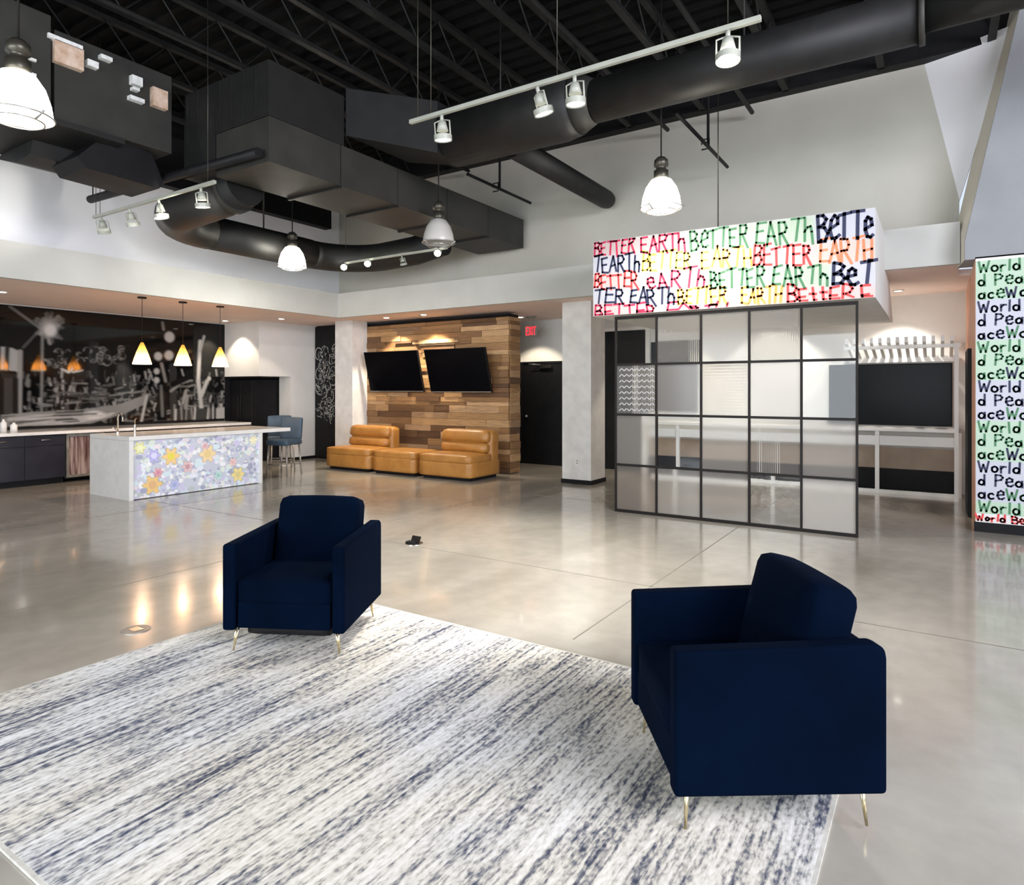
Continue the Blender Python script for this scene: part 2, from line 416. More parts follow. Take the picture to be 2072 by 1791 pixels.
# wall section carrying the drawn panel
struct('wall_left_rear', B(-11.93, -10.75, 10.11, 10.3, 0, 3.0), M['black'], 'black narrow wall beside the corner column')
# rear wall
struct('wall_back', MB().box(-11, -6.44, 11.75, 12.0, 2.14, 3.0).box(-11, -7.44, 11.75, 12, 0, 2.14).box(-6.44, -6.36, 11.75, 12, 0, 3).box(-6.36, -5.55, 11.75, 12.0, 0, 3.0).box(-4.58, 5.2, 11.75, 12.0, 0, 3.0).box(-5.55, -4.58, 11.75, 12.0, 2.75, 3.0),
       M['wall'], 'rear wall with the door and the booth')
struct('wall_back_dark', MB().box(-5.55, -4.58, 11.80, 12.0, 0, 2.75), M['black'], 'black rear wall section seen past the pale column')
struct('trim_2', MB().box(-4.64, -4.55, 11.72, 11.80, 0, 2.75).box(-5.55, -4.64, 11.72, 11.8, 2.69, 2.75), M['white'], 'white door frame on the dark rear wall', cat='trim')
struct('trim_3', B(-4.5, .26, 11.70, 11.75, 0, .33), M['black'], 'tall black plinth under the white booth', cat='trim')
struct('trim_6', B(-4.5, .26, 11.72, 11.75, .33, .66), noisy('tan_band', (.36, .27, .20), (.42, .32, .24), 3, .6), 'tan band above the plinth of the booth', cat='trim')  # plain tan strip on the lower rear wall
# right block with the World Peace face
struct('wall_right', B(.33, 5.2, 8.8, 12.0, .0, 3.0), M['orange'], 'peach block wall at the right')
# lower ceilings (soffits)
struct('ceiling_left', B(-13.4, -10.07, -5.2, 10.1, 3.0, 3.08), M['soffit'], 'low ceiling over the kitchen tinted pink for the warm lamplight', cat='ceiling')
struct('ceiling_rear', MB().box(-13.4, 5.2, 10.1, 12.0, 3.0, 3.08).box(-10.07, .2, 9.1, 10.1, 3.0, 3.08), M['soffit'], 'low ceiling along the rear wall', cat='ceiling')
struct('fascia_left', B(-10.14, -10.05, -5.2, 9.1, 2.99, 3.47), M['fascia'], 'white fascia band over the kitchen opening', cat='fascia')
struct('fascia_back', B(-10.14, .2, 9.06, 9.14, 2.99, 3.47), M['fascia'], 'white fascia band over the rear opening', cat='fascia')
struct('ledge_left', MB().box(-10.55, -10.14, -5.2, 9.5, 3.40, 3.46).box(-10.55, .2, 9.14, 9.5, 3.40, 3.46), M['wall'], 'ledge on top of the fascia', cat='ledge')
# upper walls
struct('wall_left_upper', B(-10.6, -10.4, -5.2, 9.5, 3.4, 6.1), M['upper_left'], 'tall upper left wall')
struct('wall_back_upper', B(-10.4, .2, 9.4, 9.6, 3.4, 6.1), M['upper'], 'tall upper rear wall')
struct('trim_4', B(-10.4, -10.22, -5.2, 9.04, 4.78, 6.0), M['black'], 'black band under the deck on the left', cat='trim')
struct('trim_5', B(-10.2, .9, 9.22, 9.4, 5.5, 6.0), M['black'], 'black band under the deck at the rear', cat='trim')
# bright facet at the right end of the upper wall
A_, B_, C_ = Vector((-.16, 9.4, 5.55)), Vector((.2, 9.4, 3.80)), Vector((.70, 9.12, 5.6))
mb = MB().add([A_, B_, C_, A_+Vector((0, .2, 0)), B_+Vector((0, .2, 0)), C_+Vector((0, .4, 0))], [(0, 1, 2), (3, 5, 4), (0, 3, 4, 1), (1, 4, 5, 2), (2, 5, 3, 0)])
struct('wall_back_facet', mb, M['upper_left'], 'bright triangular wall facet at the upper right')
# leaning fin over the World Peace wall
front = [(.237, 2.98), (.237, 3.19), (.747, 5.75), (.80, 6.1), (5.2, 6.1), (5.2, 2.98)]
rear = [(.18, 2.98), (.18, 3.5), (.652, 5.85), (.70, 6.1), (5.2, 6.1), (5.2, 2.98)]
vs = [(x, 8.8, z) for x, z in front]+[(x, 9.35, z) for x, z in rear]
mb = MB().add(vs, [(0, 1, 2, 3, 4, 5), (11, 10, 9, 8, 7, 6), (5, 4, 10, 11), (0, 5, 11, 6), (4, 3, 9, 10)])
fin = struct('wall_right_upper', mb, M['fin'], 'grey leaning upper wall at the right')
part('wall_edge', MB().add([(x-.002, y, z) for x, y, z in vs], [(0, 6, 7, 1), (1, 7, 8, 2), (2, 8, 9, 3)]), M['cream'], fin)
# enclosing room behind the camera
struct('wall_front', MB().box(-13.4, 5.2, -5.4, -5.2, 0, .5).box(-13.4, 5.2, -5.4, -5.2, 3.2, 6.1).box(-13.4, -8, -5.4, -5.2, .5, 3.2).box(3, 5.2, -5.4, -5.2, .5, 3.2), M['wall'], 'street side wall behind the camera')
struct('wall_right_near', MB().box(5.2, 5.4, -5.4, 12, 0, .4).box(5.2, 5.4, -5.4, 12, 3.6, 6.1).box(5.2, 5.4, 5, 12, .4, 3.6).box(5.2, 5.4, -5.4, -2, .4, 3.6), M['wall'], 'right wall outside the frame')
# columns
def column(x0, x1, y0, y1, label):
    o = struct('column', B(x0, x1, y0, y1, .06, 3.0), M['concrete_col'], label, cat='column')
    part('column_base', B(x0-.015, x1+.015, y0-.015, y1+.015, 0, .07), M['black'], o)
    return o
column(-5.27, -4.74, 9.62, 10.15, 'pale plaster column right of the black door')
column(-10.76, -10.24, 9.62, 10.04, 'pale plaster column left of the wood feature wall')
part('column_base', B(-12.34, -11.91, 9.38, 10.1, 0, .06), M['black'], bpy.data.objects['wall_alcove'])

# deck, joists
deck = struct('ceiling', B(-10.6, 5.2, -5.4, 9.6, 6.05, 6.15), M['deck'], 'black painted metal roof deck', cat='ceiling')
for i in range(62):
    x = -4.9+i*.235
    part('deck_rib', B(-10.4, 5.2, x, x+.07, 6.0, 6.05), M['deck'], deck)
for i, x in enumerate((-9.4, -8.3, -7.2, -6.1, -5.0, -3.9, -2.8, -1.7, -.6, .5, 1.6)):
    mb = MB().box(x-.04, x+.04, -5.2, 9.25, 5.50, 5.55).box(x-.04, x+.04, -5.2, 9.25, 5.93, 5.99)
    y = -5.1; up = True
    while y < 9.0:
        a, b = ((5.54, 5.94) if up else (5.94, 5.54)); mb.tube([(x, y, a), (x, y+.36, b)], .012, 5, False); y += .36; up = not up
    part('joist', mb, M['duct'], deck)
for x, z in ((-2.12, 5.3), (-3.3, 5.32), (-6.9, 5.38)):
    part('conduit', MB().tube([(x, -5, z), (x, 9.2, z)], .03, 8), M['duct'], deck)

# ================================================================== DOOR
dr = struct('door_1', B(-7.38, -6.46, 11.74, 11.79, 0, 2.10), M['black'], 'black rear door with a closer between wood wall and column', cat='door')
part('door_frame', MB().box(-7.44, -7.38, 11.72, 11.80, 0, 2.14).box(-6.46, -6.40, 11.72, 11.80, 0, 2.14).box(-7.38, -6.46, 11.72, 11.8, 2.10, 2.14), M['black'], dr)
part('door_knob', MB().lathe([(.001, 0), (.03, .01), (.035, .03), (.02, .05), (.001, .055)], (0, 0, 0), 14), M['chrome'], dr, off=LOC)
kn = bpy.data.objects['door_knob']; kn.location = Vector((-7.27, 11.74, 1.0))-dr.location
kn.rotation_euler = (PI/2, 0, 0)
part('door_closer', MB().box(-6.95, -6.66, 11.68, 11.74, 2.0, 2.06).tube([(-6.9, 11.66, 2.07), (-7.15, 11.62, 2.085), (-6.98, 11.70, 2.10)], .008, 6), M['chrome'], dr)
d2 = struct('door_2', B(.29, .33, 9.7, 10.6, .01, 2.05), M['black'], 'narrow black door in the peach side wall', cat='door')

# exit sign under the rear ceiling
ex = thing('exit_sign', 'small hanging exit sign with red letters above the black door', 'sign', (atY(1075, 650, 11.0).x, 11.0, 2.72))
ec = ex.location
part('sign_panel', MB().box(ec.x-.13, ec.x+.13, ec.y-.01, ec.y+.01, 2.61, 2.80), M['signplate'], ex)
part('mounting', MB().box(ec.x-.1, ec.x+.1, ec.y-.03, ec.y+.03, 2.96, 3.0).tube([(ec.x-.05, ec.y, 2.82), (ec.x-.05, ec.y, 2.97)], .006, 6).tube([(ec.x+.05, ec.y, 2.82), (ec.x+.05, ec.y, 2.97)], .006, 6), M['alum'], ex)
st, w = strokes_of('EXIT'); mb = MB()
for s in st: ribbon(mb, [(ec.x-.11+p[0]*.22/w, 2.635+p[1]*.15) for p in s], .010, lambda u, v: (u, ec.y-.013, v))
part('lettering', mb, M['red'], ex)

# ================================================================== WOOD FEATURE WALL
wf = struct('wall_feature', B(-10.74, -6.65, 10.09, 10.42, 0, 2.96), M['black'], 'reclaimed wood feature wall behind the leather seats')
cube = bpy.data.meshes.new('plank')
bm = bmesh.new(); bmesh.ops.create_cube(bm, size=1); bm.to_mesh(cube); bm.free(); cube.materials.append(M['wood'])
def plank(x0, x1, y0, y1, z0, z1):
    o = bpy.data.objects.new('plank', cube); COL.objects.link(o); o.parent = wf
    o.location = Vector(((x0+x1)/2, (y0+y1)/2, (z0+z1)/2))-wf.location
    o.scale = (x1-x0, y1-y0, z1-z0)
z = .01; rp = random.Random(3)
while z < 2.9:
    h = rp.choice((.07, .09, .09, .12, .14)); z1 = min(z+h, 2.95)
    x = -10.6
    while x < -6.66:
        l = rp.uniform(.35, 1.25); x1 = min(x+l, -6.62)
        if -6.62-x1 < .2: x1 = -6.62
        plank(x+.002, x1-.002, 10.055-rp.choice((0, .005, .015, .03)), 10.09, z+.002, z1-.002); x = x1
    plank(-6.65, -6.62+rp.uniform(0, .02), 10.095, 10.42, z+.002, z1-.002)
    z = z1
# ledge strips catching the light over the screens
for a in ((-9.42, -8.95, 10.0, 10.05, 2.50, 2.53), (-8.9, -7.75, 9.97, 10.05, 2.47, 2.51)):
    plank(*a)
def television(x0, x1, zb, zt, ytop, ybot, label, tilt=True):
    t = thing('television', label, 'television', ((x0+x1)/2, 10.0, zb), group=None)
    d = .05
    b = MB().hexa([(x0, ybot, zb), (x1, ybot, zb), (x1, ybot+d, zb), (x0, ybot+d, zb)], [(x0, ytop, zt), (x1, ytop, zt), (x1, ytop+d, zt), (x0, ytop+d, zt)])
    part('casing', b, M['black'], t, bevel=.004)
    e = .014; k = (ytop-ybot)/(zt-zb)
    f = lambda x, z: (x, ybot+k*(z-zb)-.002, z)
    part('screen', MB().add([f(x0+e, zb+e*1.5), f(x1-e, zb+e*1.5), f(x1-e, zt-e), f(x0+e, zt-e)], [(0, 1, 2, 3)]), M['screen'], t)
    part('bezel', MB().add([f(x0+.004, zb+.003), f(x1-.004, zb+.003), f(x1-.004, zb+e*1.4), f(x0+.004, zb+e*1.4)], [(0, 1, 2, 3)]), M['alum'], t)
    part('wall_bracket', MB().box((x0+x1)/2-.2, (x0+x1)/2+.2, (ytop+ybot)/2+d+.02, 10.02, (zb+zt)/2-.10, (zb+zt)/2+.10), M['black'], t)
    return t
television(-10.02, -8.56, 1.51, 2.33, 9.72, 9.92, 'left wall television tilted forward on the wood wall')
television(-8.37, -6.92, 1.50, 2.33, 9.70, 9.92, 'right wall television tilted forward with faint reflections')

# drawn panel beside corner column
cp = tag(link('chalkboard_panel', B(-11.9, -11.15, 10.05, 10.1, .02, 2.98), M['black']), 'tall black panel covered with white chalk swirls', 'panel')
mb = MB(); rg = random.Random(11)
for i in range(80):
    cx, cz = rg.uniform(-11.82, -11.25), rg.uniform(.9, 2.45); r = rg.uniform(.04, .16); a0 = rg.uniform(0, 6.28); sw = rg.choice((3, 4.5, 5.5, -4.5, -3.2))
    pts = [(max(-11.88, min(-11.17, cx+r*(1-.5*k/12)*math.cos(a0+sw*k/12))), cz+r*1.3*(1-.5*k/12)*math.sin(a0+sw*k/12)) for k in range(13)]
    ribbon(mb, pts, rg.choice((.006, .009, .013)), lambda u, v: (u, 10.046, v))
part('chalk_drawing', mb, mat('chalk', (.5, .5, .48), .9), cp)['kind'] = 'stuff'

# ================================================================== SOFA MODULES
def backed_seat(x0, x1, label):
    t = thing('lounge_seat', label, 'sofa', ((x0+x1)/2, 9.25, 0), group='caramel leather seating modules')
    w = x1-x0; cx = (x0+x1)/2
    part('base', MB().cushion((cx, 9.25, .185), (w, .90, .27), (.02, .02, 0), rnd=.10), M['leather'], t)
    part('plinth', B(x0+.05, x1-.05, 8.86, 9.64, 0, .06), M['black'], t)
    part('seat_cushion', MB().cushion((cx, 9.12, .365), (w-.01, .66, .15), (.02, .03, .18), rnd=.28), M['leather'], t)
    R = Matrix.Rotation(math.radians(-12), 3, 'X')
    part('back_frame', MB().cushion((cx, 9.56, .50), (w-.01, .24, .64), (.0, .05, .06), rnd=.25), M['leather'], t)
    part('back_cushion', MB().cushion((cx, 9.40, .52), (w-.12, .20, .20), (.02, .25, .05), rnd=.4, rot=R), M['leather'], t)
    part('back_cushion', MB().cushion((cx, 9.44, .72), (w-.10, .20, .24), (.02, .25, .05), rnd=.4, rot=R), M['leather'], t)
    return t
backed_seat(-10.1, -8.94, 'left caramel leather seat with rolled back beside the column')
backed_seat(-7.70, -6.57, 'right caramel leather seat with rolled back near the black door')
t = thing('ottoman', 'backless caramel leather block between the two backed seats', 'ottoman', (-8.32, 9.2, 0), group='caramel leather seating modules')
part('base', MB().cushion((-8.32, 9.17, .185), (1.0, .76, .27), (.02, .02, 0), rnd=.10), M['leather'], t)
part('plinth', B(-8.80, -7.84, 8.85, 9.5, 0, .06), M['black'], t)
part('seat_cushion', MB().cushion((-8.32, 9.17, .365), (.99, .75, .14), (.02, .03, .12), rnd=.28), M['leather'], t)

# ================================================================== PARTITION + SIGN
PX0, PX1, PY, PH = -3.46, -.71, 7.72, 2.475
pt = thing('glass_partition', 'black framed grid partition of mixed clear and frosted glass panes', 'partition', ((PX0+PX1)/2, PY, 0))
fw = .022
fr = MB().box(PX0, PX1, PY-.02, PY+.02, 0, .035).box(PX0, PX1, PY-.02, PY+.02, PH-.035, PH)
pxs = [PX0+(PX1-PX0)*i/5 for i in range(6)]; pzs = [0.0, .60, 1.235, 1.865, PH]
for i, x in enumerate(pxs):
    a = min(max(x-fw/2, PX0), PX1-fw); fr.box(a, a+fw, PY-.02, PY+.02, .035, PH-.035)
part('frame', fr, M['steel'], pt)
for z in pzs[1:-1]:
    for i in range(5): part('muntin', B(pxs[i]+fw/2, pxs[i+1]-fw/2, PY-.018, PY+.018, z-.014, z+.014), M['steel'], pt)
kinds = [['clear', 'reed', 'frost', 'reed', 'clear'],
         ['reed', 'frost', 'wave', 'milk', 'clear'],
         ['frost', 'clear', 'frost', 'reed', 'frost'],
         ['smoke', 'frost', 'frost', 'ripple', 'milk']]
LBL = {'clear': 'clear pane', 'reed': 'reeded pane', 'frost': 'frosted pane', 'wave': 'rippled frosted pane', 'milk': 'milky pane', 'smoke': 'brownish frosted pane', 'ripple': 'wavy clear pane'}
for r in range(4):
    for c in range(5):
        k = kinds[r][c]; z0, z1 = pzs[3-r], pzs[4-r]
        y = PY
        mb = MB().add([(pxs[c]+.012, y, z0+.012), (pxs[c+1]-.012, y, z0+.012), (pxs[c+1]-.012, y, z1-.012), (pxs[c]+.012, y, z1-.012)], [(0, 1, 2, 3)])
        o = part('pane', mb, M['g_'+k], pt); o['label'] = LBL[k]
# chevron leading on the patterned pane, white film on part of another
mb = MB()
for i in range(7):
    for j in range(8):
        x = pxs[0]+.06+i*.067; z = pzs[2]+.05+j*.072
        ribbon(mb, [(x, z), (x+.03, z+.028), (x+.06, z)], .006, lambda u, v: (u, PY-.004, v))
part('chevron_pattern', mb, mat('etched_white', (.45, .45, .45), .6), pt)

SX0, SX1, SY, SZ0 = -3.74, -.548, 7.66, 2.495
sg = thing('hanging_sign', 'long white suspended bulkhead hand lettered in many colours above the glass partition', 'sign', ((SX0+SX1)/2, SY, SZ0))
zt = lambda x: 3.454+(3.415-3.454)*(x-SX0)/(SX1-SX0)
part('bulkhead', MB().hexa([(SX0, SY, SZ0), (SX1, SY, SZ0), (SX1, 10.7, SZ0), (SX0, 10.7, SZ0)], [(SX0, SY, zt(SX0)), (SX1, SY, zt(SX1)), (SX1, 9.05, zt(SX1)), (SX0, 9.05, zt(SX0))]), M['wall'], sg)
CR = dict(crimson=(.56, .03, .09), green=(.07, .22, .10), navy=(.02, .025, .07), orange=(.85, .36, .08), yellow=(.85, .55, .10), red=(.80, .06, .06), coral=(.88, .22, .10))
for k, c in CR.items(): M['ink_'+k] = mat('ink_'+k, c, .6)
def sx(cx): return atY(1180+cx/3.2375, 600, SY).x           # from the close-up of the photograph to metres along the face
Lb = [0, .20, .42, .635, .83, 1.02]; Rb = [0, .34, .60, .86, 1.08, 1.35]
def rowb(i, u): return Lb[i]*(1-u)+Rb[i]*u
words = [
 (0, 'BETTER', 75, 335, 'crimson'), (0, 'EARTh', 380, 670, 'crimson'), (0, 'BeTTER', 710, 1080, 'green'), (0, 'EARTh', 1130, 1510, 'green'), (0, 'BeTTe', 1540, 1905, 'navy'),
 (1, 'TEARTh', 75, 375, 'navy'), (1, 'BETTER', 390, 710, 'yellow'), (1, 'EARTH', 780, 1110, 'orange'), (1, 'BETTER', 1120, 1500, 'red'), (1, 'EARTH', 1550, 1900, 'coral'),
 (2, 'BETTER', 75, 360, 'red'), (2, 'eARTh', 425, 805, 'crimson'), (2, 'BETTER', 840, 1190, 'green'), (2, 'EARTh', 1240, 1610, 'green'), (2, 'BeT', 1640, 1905, 'navy'),
 (3, 'TER', 80, 270, 'navy'), (3, 'EARTh', 310, 600, 'navy'), (3, 'BETTER', 625, 940, 'orange'), (3, 'EARTH', 1040, 1300, 'orange'), (3, 'BEttER', 1340, 1770, 'red'), (3, 'E', 1830, 1890, 'red'),
 (4, 'BETTER', 80, 480, 'crimson'), (4, 'EARTH', 555, 940, 'crimson'), (4, 'BETTER', 980, 1500, 'orange')]
inks = {}; rw = random.Random(5)
TINT = dict(crimson=(.58, .42, .40), red=(.58, .43, .40), green=(.38, .53, .34), navy=(.46, .48, .58), orange=(.60, .49, .31), yellow=(.58, .53, .32), coral=(.60, .45, .37))
img = np.ones((70, 300, 3))*np.array((.54, .53, .52))
uu = np.linspace(0, 1, 300)[None, :]; vv = np.linspace(0, 1, 70)[:, None]
for row, text, a, b, col in words:
    x0, x1 = sx(a), sx(b); u0, u1 = (x0-SX0)/(SX1-SX0), (x1-SX0)/(SX1-SX0)
    msk = (uu > u0-.01) & (uu < u1+.015) & (vv > rowb(row, 0)*(1-uu)+Rb[row]*uu) & (vv < Lb[row+1]*(1-uu)+Rb[row+1]*uu)
    img[msk] = np.array(TINT[col])*.55+np.array((.54, .53, .52))*.45
    st, w = strokes_of(text, .13, rw); mb = MB(); inks[len(inks)] = (col, text, mb)
    for s in st:
        pts = []
        for p in s:
            u = u0+(u1-u0)*p[0]/w; t0, t1 = rowb(row, u), rowb(row+1, u)
            v = t1-(t1-t0)*(.04+.95*p[1]); x = SX0+u*(SX1-SX0)
            v = min(max(v, .02), .985)
            pts.append((x, SZ0+(1-v)*(zt(x)-SZ0)))
        if all(p[1] < SZ0+.03 for p in pts): continue
        ribbon(mb, pts, .0125 if col != 'navy' or row not in (0, 2) else .017, lambda uq, vq: (uq, SY-.006, max(vq, SZ0+.004)))
for col, text, mb in inks.values():
    if mb.v: tag(part('lettering', mb, M['ink_'+col], sg), kind='stuff')['label'] = col+' hand painted word'
k = np.ones(5)/5
for ax in (0, 1): img = np.apply_along_axis(lambda r: np.convolve(np.pad(r, 2, 'edge'), k, 'valid'), ax, img)
colour_grid('painted_face', lambda s, t: (SX0+s*(SX1-SX0), SY-.003, SZ0+t*(zt(SX0+s*(SX1-SX0))-SZ0)), img, vcol('painted_board', .6), sg)
cb = atY(1453, 300, SY+.3)
part('cable', MB().tube([(cb.x, SY+.3, 3.4), (cb.x, SY+.3, 6.0)], .007, 6), M['housing'], sg)

# ================================================================== WORLD PEACE WALL
wp = thing('painted_wall_panel', 'white wall face lettered in green and navy hand writing at the right edge', 'panel', (.95, 8.78, 0))
H0, H1 = .10, 2.98
part('board', B(.335, 2.6, 8.775, 8.80, .10, 2.98), M['white'], wp)
part('base_strip', B(.32, 2.6, 8.765, 8.80, 0, .105), M['black'], wp)
rows = [('World PeaceWorld PeaceWorl', 'green', None), ('d PeaceWorld PeaceWorld Pe', 'green', None), ('aceW', 'green', 'navy'), ('World PeaceWorld PeaceWorl', 'navy', None), ('d PeaceWorld PeaceWorld Pe', 'navy', None), ('aceW', 'navy', 'green')]
inks2 = []; nr = 18; zr = lambda i: 2.95-(2.95-.20)*i/19.0
gi = np.ones((114, 12, 3))
for i in range(19):
    text, c1, c2 = rows[i % 6]; c1b = c1
    tcol = (.52, .68, .52) if c1 == 'green' else (.60, .61, .68)
    gi[i*6:(i+1)*6] = tcol
    zt0, zt1 = zr(i), zr(i+1); hh = (zt0-zt1)
    for seg, colr, xo in ((text[:3] if c2 else text, c1, 0), ('World PeaceWorld Peace' if c2 else '', c2, .245)):
        if not seg: continue
        st, w = strokes_of(seg, .05, rw); sc = .165; mb = MB(); inks2.append((colr, mb))
        for s in st: ribbon(mb, [(.36+xo+p[0]*sc*.78, zt1+.02+p[1]*hh*.80) for p in s], .0095, lambda u, v: (u, 8.770, v))
st, w = strokes_of('World BeTTer World BeTTer World BeTTer', .1, rw)
mb = MB(); inks2.append(('red', mb))
for s in st: ribbon(mb, [(.34+p[0]*.09, .125+p[1]*.07) for p in s], .009, lambda u, v: (u, 8.770, v))
for c, mb in inks2: tag(part('lettering', mb, M['ink_'+c], wp), kind='stuff')['label'] = c+' hand lettering'
colour_grid('painted_face', lambda s, t: (.335+s*2.265, 8.773, .20+t*2.75), gi*.93, vcol('painted_board_two', .6), wp)

# ================================================================== ISLAND
IX0, IX1, IY0, IY1 = -10.55, -9.42, 4.72, 6.86
isl = thing('kitchen_island', 'white waterfall kitchen island with flower painted front', 'island', ((IX0+IX1)/2, 5.9, 0))
part('worktop', B(IX0, IX1, IY0, 7.42, .835, .895), M['quartz'], isl, bevel=.004)
part('end_panel', B(IX0, IX1, IY0, IY0+.06, 0, .834), M['quartz'], isl, bevel=.003)
part('end_panel', B(IX0+.2, IX1, IY1-.05, IY1, 0, .834), M['quartz'], isl, bevel=.003)
part('carcass', B(IX0+.1, IX1-.06, IY0+.06, IY1-.05, 0, .834), M['dark_cab'], isl)
h, w = 90, 240; img = np.zeros((h, w, 3)); rf = np.random.RandomState(4)
base = np.array((.62, .65, .74)); img[:] = base
yy, xx = np.mgrid[0:h, 0:w].astype(float)
xx_m = xx/w*2.03; yy_m = yy/h*.80
pal = [(.85, .87, .95), (.46, .50, .66), (.72, .84, .90), (.86, .80, .84), (.55, .60, .60), (.93, .93, .93), (.40, .42, .55), (.78, .86, .78), (.66, .62, .82)]
for i in range(620):
    cx, cy, r = rf.uniform(0, 2.03), rf.uniform(0, .8), rf.uniform(.012, .04); el = rf.uniform(.5, 1.8)
    img[((xx_m-cx)/el)**2+(yy_m-cy)**2 < r*r] = pal[rf.randint(len(pal))]
def flower(cx, cy, r, petal, core):
    d = np.hypot(xx_m-cx, yy_m-cy); a = np.arctan2(yy_m-cy, xx_m-cx)
    img[d < r*(.80+.2*np.cos(a*6))+.006] = np.array(petal)*.6
    img[d < r*(.78+.2*np.cos(a*6))] = petal
    img[d < r*.42] = core
for f in ((.10, .10, .09, (.86, .86, .45), (.9, .92, .6)), (.30, .22, .10, (.55, .52, .88), (.75, .75, .95)), (.55, .25, .13, (.93, .66, .32), (.86, .74, .12)),
          (.28, .62, .14, (.90, .62, .26), (.80, .50, .25)), (.36, .46, .07, (.80, .42, .46), (.7, .3, .4)), (.80, .42, .09, (.82, .58, .58), (.6, .35, .4)),
          (1.12, .26, .14, (.94, .74, .44), (.85, .66, .30)), (1.08, .14, .06, (.86, .60, .62), (.7, .4, .45)), (.60, .66, .08, (.55, .58, .85), (.4, .45, .7)),
          (1.64, .62, .12, (.92, .78, .34), (.78, .66, .30)), (1.55, .42, .07, (.90, .66, .64), (.8, .5, .5)), (1.92, .10, .08, (.93, .90, .68), (.9, .86, .55)), (1.30, .60, .07, (.55, .80, .74), (.4, .6, .6))):
    flower(*f)
colour_grid('flower_panel', lambda s, t: (IX1-.035, IY0+.06+s*(IY1-IY0-.11), .01+t*.82), img, vcol('flower_paint', .4), isl)['label'] = 'panel painted with yellow, pink and blue flowers'
def faucet(name, x, y, z, label, hgt=.30, dirx=1):
    t = thing(name, label, 'faucet', (x, y, z))
    part('base', MB().cyl((0, 0, 0), .028, 0, .02, 14), M['chrome'], t, local=True)
    pts = [(0, 0, .02), (0, 0, hgt*.75)]+[(dirx*(.07-.07*math.cos(a)), 0, hgt*.75+.07*math.sin(a)) for a in [PI*k/8 for k in range(1, 9)]]+[(dirx*.14, 0, hgt*.6)]
    part('spout', MB().tube(pts, .012, 8), M['chrome'], t, local=True)
    part('lever', MB().tube([(0, -.02, .05), (0, -.08, .09)], .008, 6), M['chrome'], t, local=True)
faucet('kitchen_faucet', -10.35, 5.02, .896, 'tall chrome gooseneck faucet at the left end of the white island')
sd = thing('soap_dispenser', 'slim chrome soap pump right of the island faucet', 'dispenser', (-10.35, 5.27, .896))
part('bottle', MB().cyl((0, 0, 0), .018, 0, .12, 12), M['chrome'], sd, local=True)
part('nozzle', MB().tube([(0, 0, .12), (0, 0, .2), (.05, 0, .215)], .007, 6), M['chrome'], sd, local=True)

# stools by the island end
def stool(x, y, rz, label):
    t = thing('counter_stool', label, 'stool', (x, y, 0), rz, 'blue upholstered counter stools')
    for sx_ in (-1, 1):
        for sy_ in (-1, 1): part('leg', MB().tube([(sx_*.19, sy_*.18, .56), (sx_*.22, sy_*.21, 0)], [.018, .014], 8), M['alum'], t, local=True)
    part('footrest', MB().tube([(-.21, -.2, .2), (.21, -.2, .2), (.21, .2, .2), (-.21, .2, .2)], .009, 6, closed=True), M['alum'], t, local=True)
    part('seat', MB().cushion((0, 0, .60), (.47, .45, .10), (.03, .03, .1), rnd=.3), M['bluechair'], t, local=True)
    part('backrest', MB().cushion((0, .21, .84), (.45, .07, .40), (.02, .2, .03), rnd=.3, rot=Matrix.Rotation(math.radians(-6), 3, 'X')), M['bluechair'], t, local=True)
stool(-9.98, 7.72, math.radians(15), 'blue counter stool pulled up to the end of the island')
stool(-10.75, 8.25, math.radians(60), 'blue counter stool half hidden behind the nearer stool')

# fridge in the alcove
fg = thing('refrigerator', 'black refrigerator filling the dark alcove', 'refrigerator', (-12.75, 9.1, 0))
part('body', B(-13.13, -12.36, 8.80, 9.7, .02, 1.78), M['black'], fg, bevel=.008)
part('door', B(-13.12, -12.76, 8.74, 8.80, .05, 1.77), M['black'], fg, bevel=.006)
part('door', B(-12.74, -12.37, 8.74, 8.80, .05, 1.77), M['black'], fg, bevel=.006)
for x in (-12.80, -12.70): part('handle', MB().tube([(x, 8.735, .7), (x, 8.70, .72), (x, 8.70, 1.4), (x, 8.735, 1.42)], .009, 6), M['steel'], fg)

# ================================================================== KITCHEN COUNTER + MURAL
tag(link('countertop', B(-13.15, -12.12, 1.2, 8.55, .82, .87), M['quartz'], bevel=.004), 'long pale worktop along the mural wall', 'counter')
def cabinet(y0, y1, label):
    t = thing('base_cabinet', label, 'cabinet', (-12.65, (y0+y1)/2, 0), group='dark kitchen base cabinets')
    part('body', B(-13.15, -12.20, y0+.002, y1-.002, .10, .818), M['dark_cab'], t)
    part('toe_kick', B(-13.15, -12.27, y0+.002, y1-.002, 0, .10), M['black'], t)
    dr_ = part('drawer', B(-12.20, -12.178, y0+.006, y1-.006, .64, .81), M['dark_cab'], t, bevel=.002)
    part('handle', MB().tube([(-12.178, (y0+y1)/2-.07, .735), (-12.15, (y0+y1)/2-.07, .735), (-12.15, (y0+y1)/2+.07, .735), (-12.178, (y0+y1)/2+.07, .735)], .007, 6), M['chrome'], dr_)
    dd = part('door', B(-12.20, -12.178, y0+.006, y1-.006, .11, .63), M['dark_cab'], t, bevel=.002)
for y0, y1, l in ((1.9, 2.55, 'dark base cabinet farthest left outside the drawer handle'), (2.55, 3.2, 'second dark base cabinet from the left'), (3.2, 3.85, 'dark base cabinet at the left edge with bright handle'), (3.85, 4.5, 'dark base cabinet just right of the one with the bright handle'), (4.5, 5.08, 'dark base cabinet next to the streaked cooler')):
    cabinet(y0, y1, l)
for y0, y1 in ((5.72, 6.4), (6.4, 7.1), (7.1, 7.8), (7.8, 8.5)): cabinet(y0, y1, 'dark base cabinet hidden behind the island')
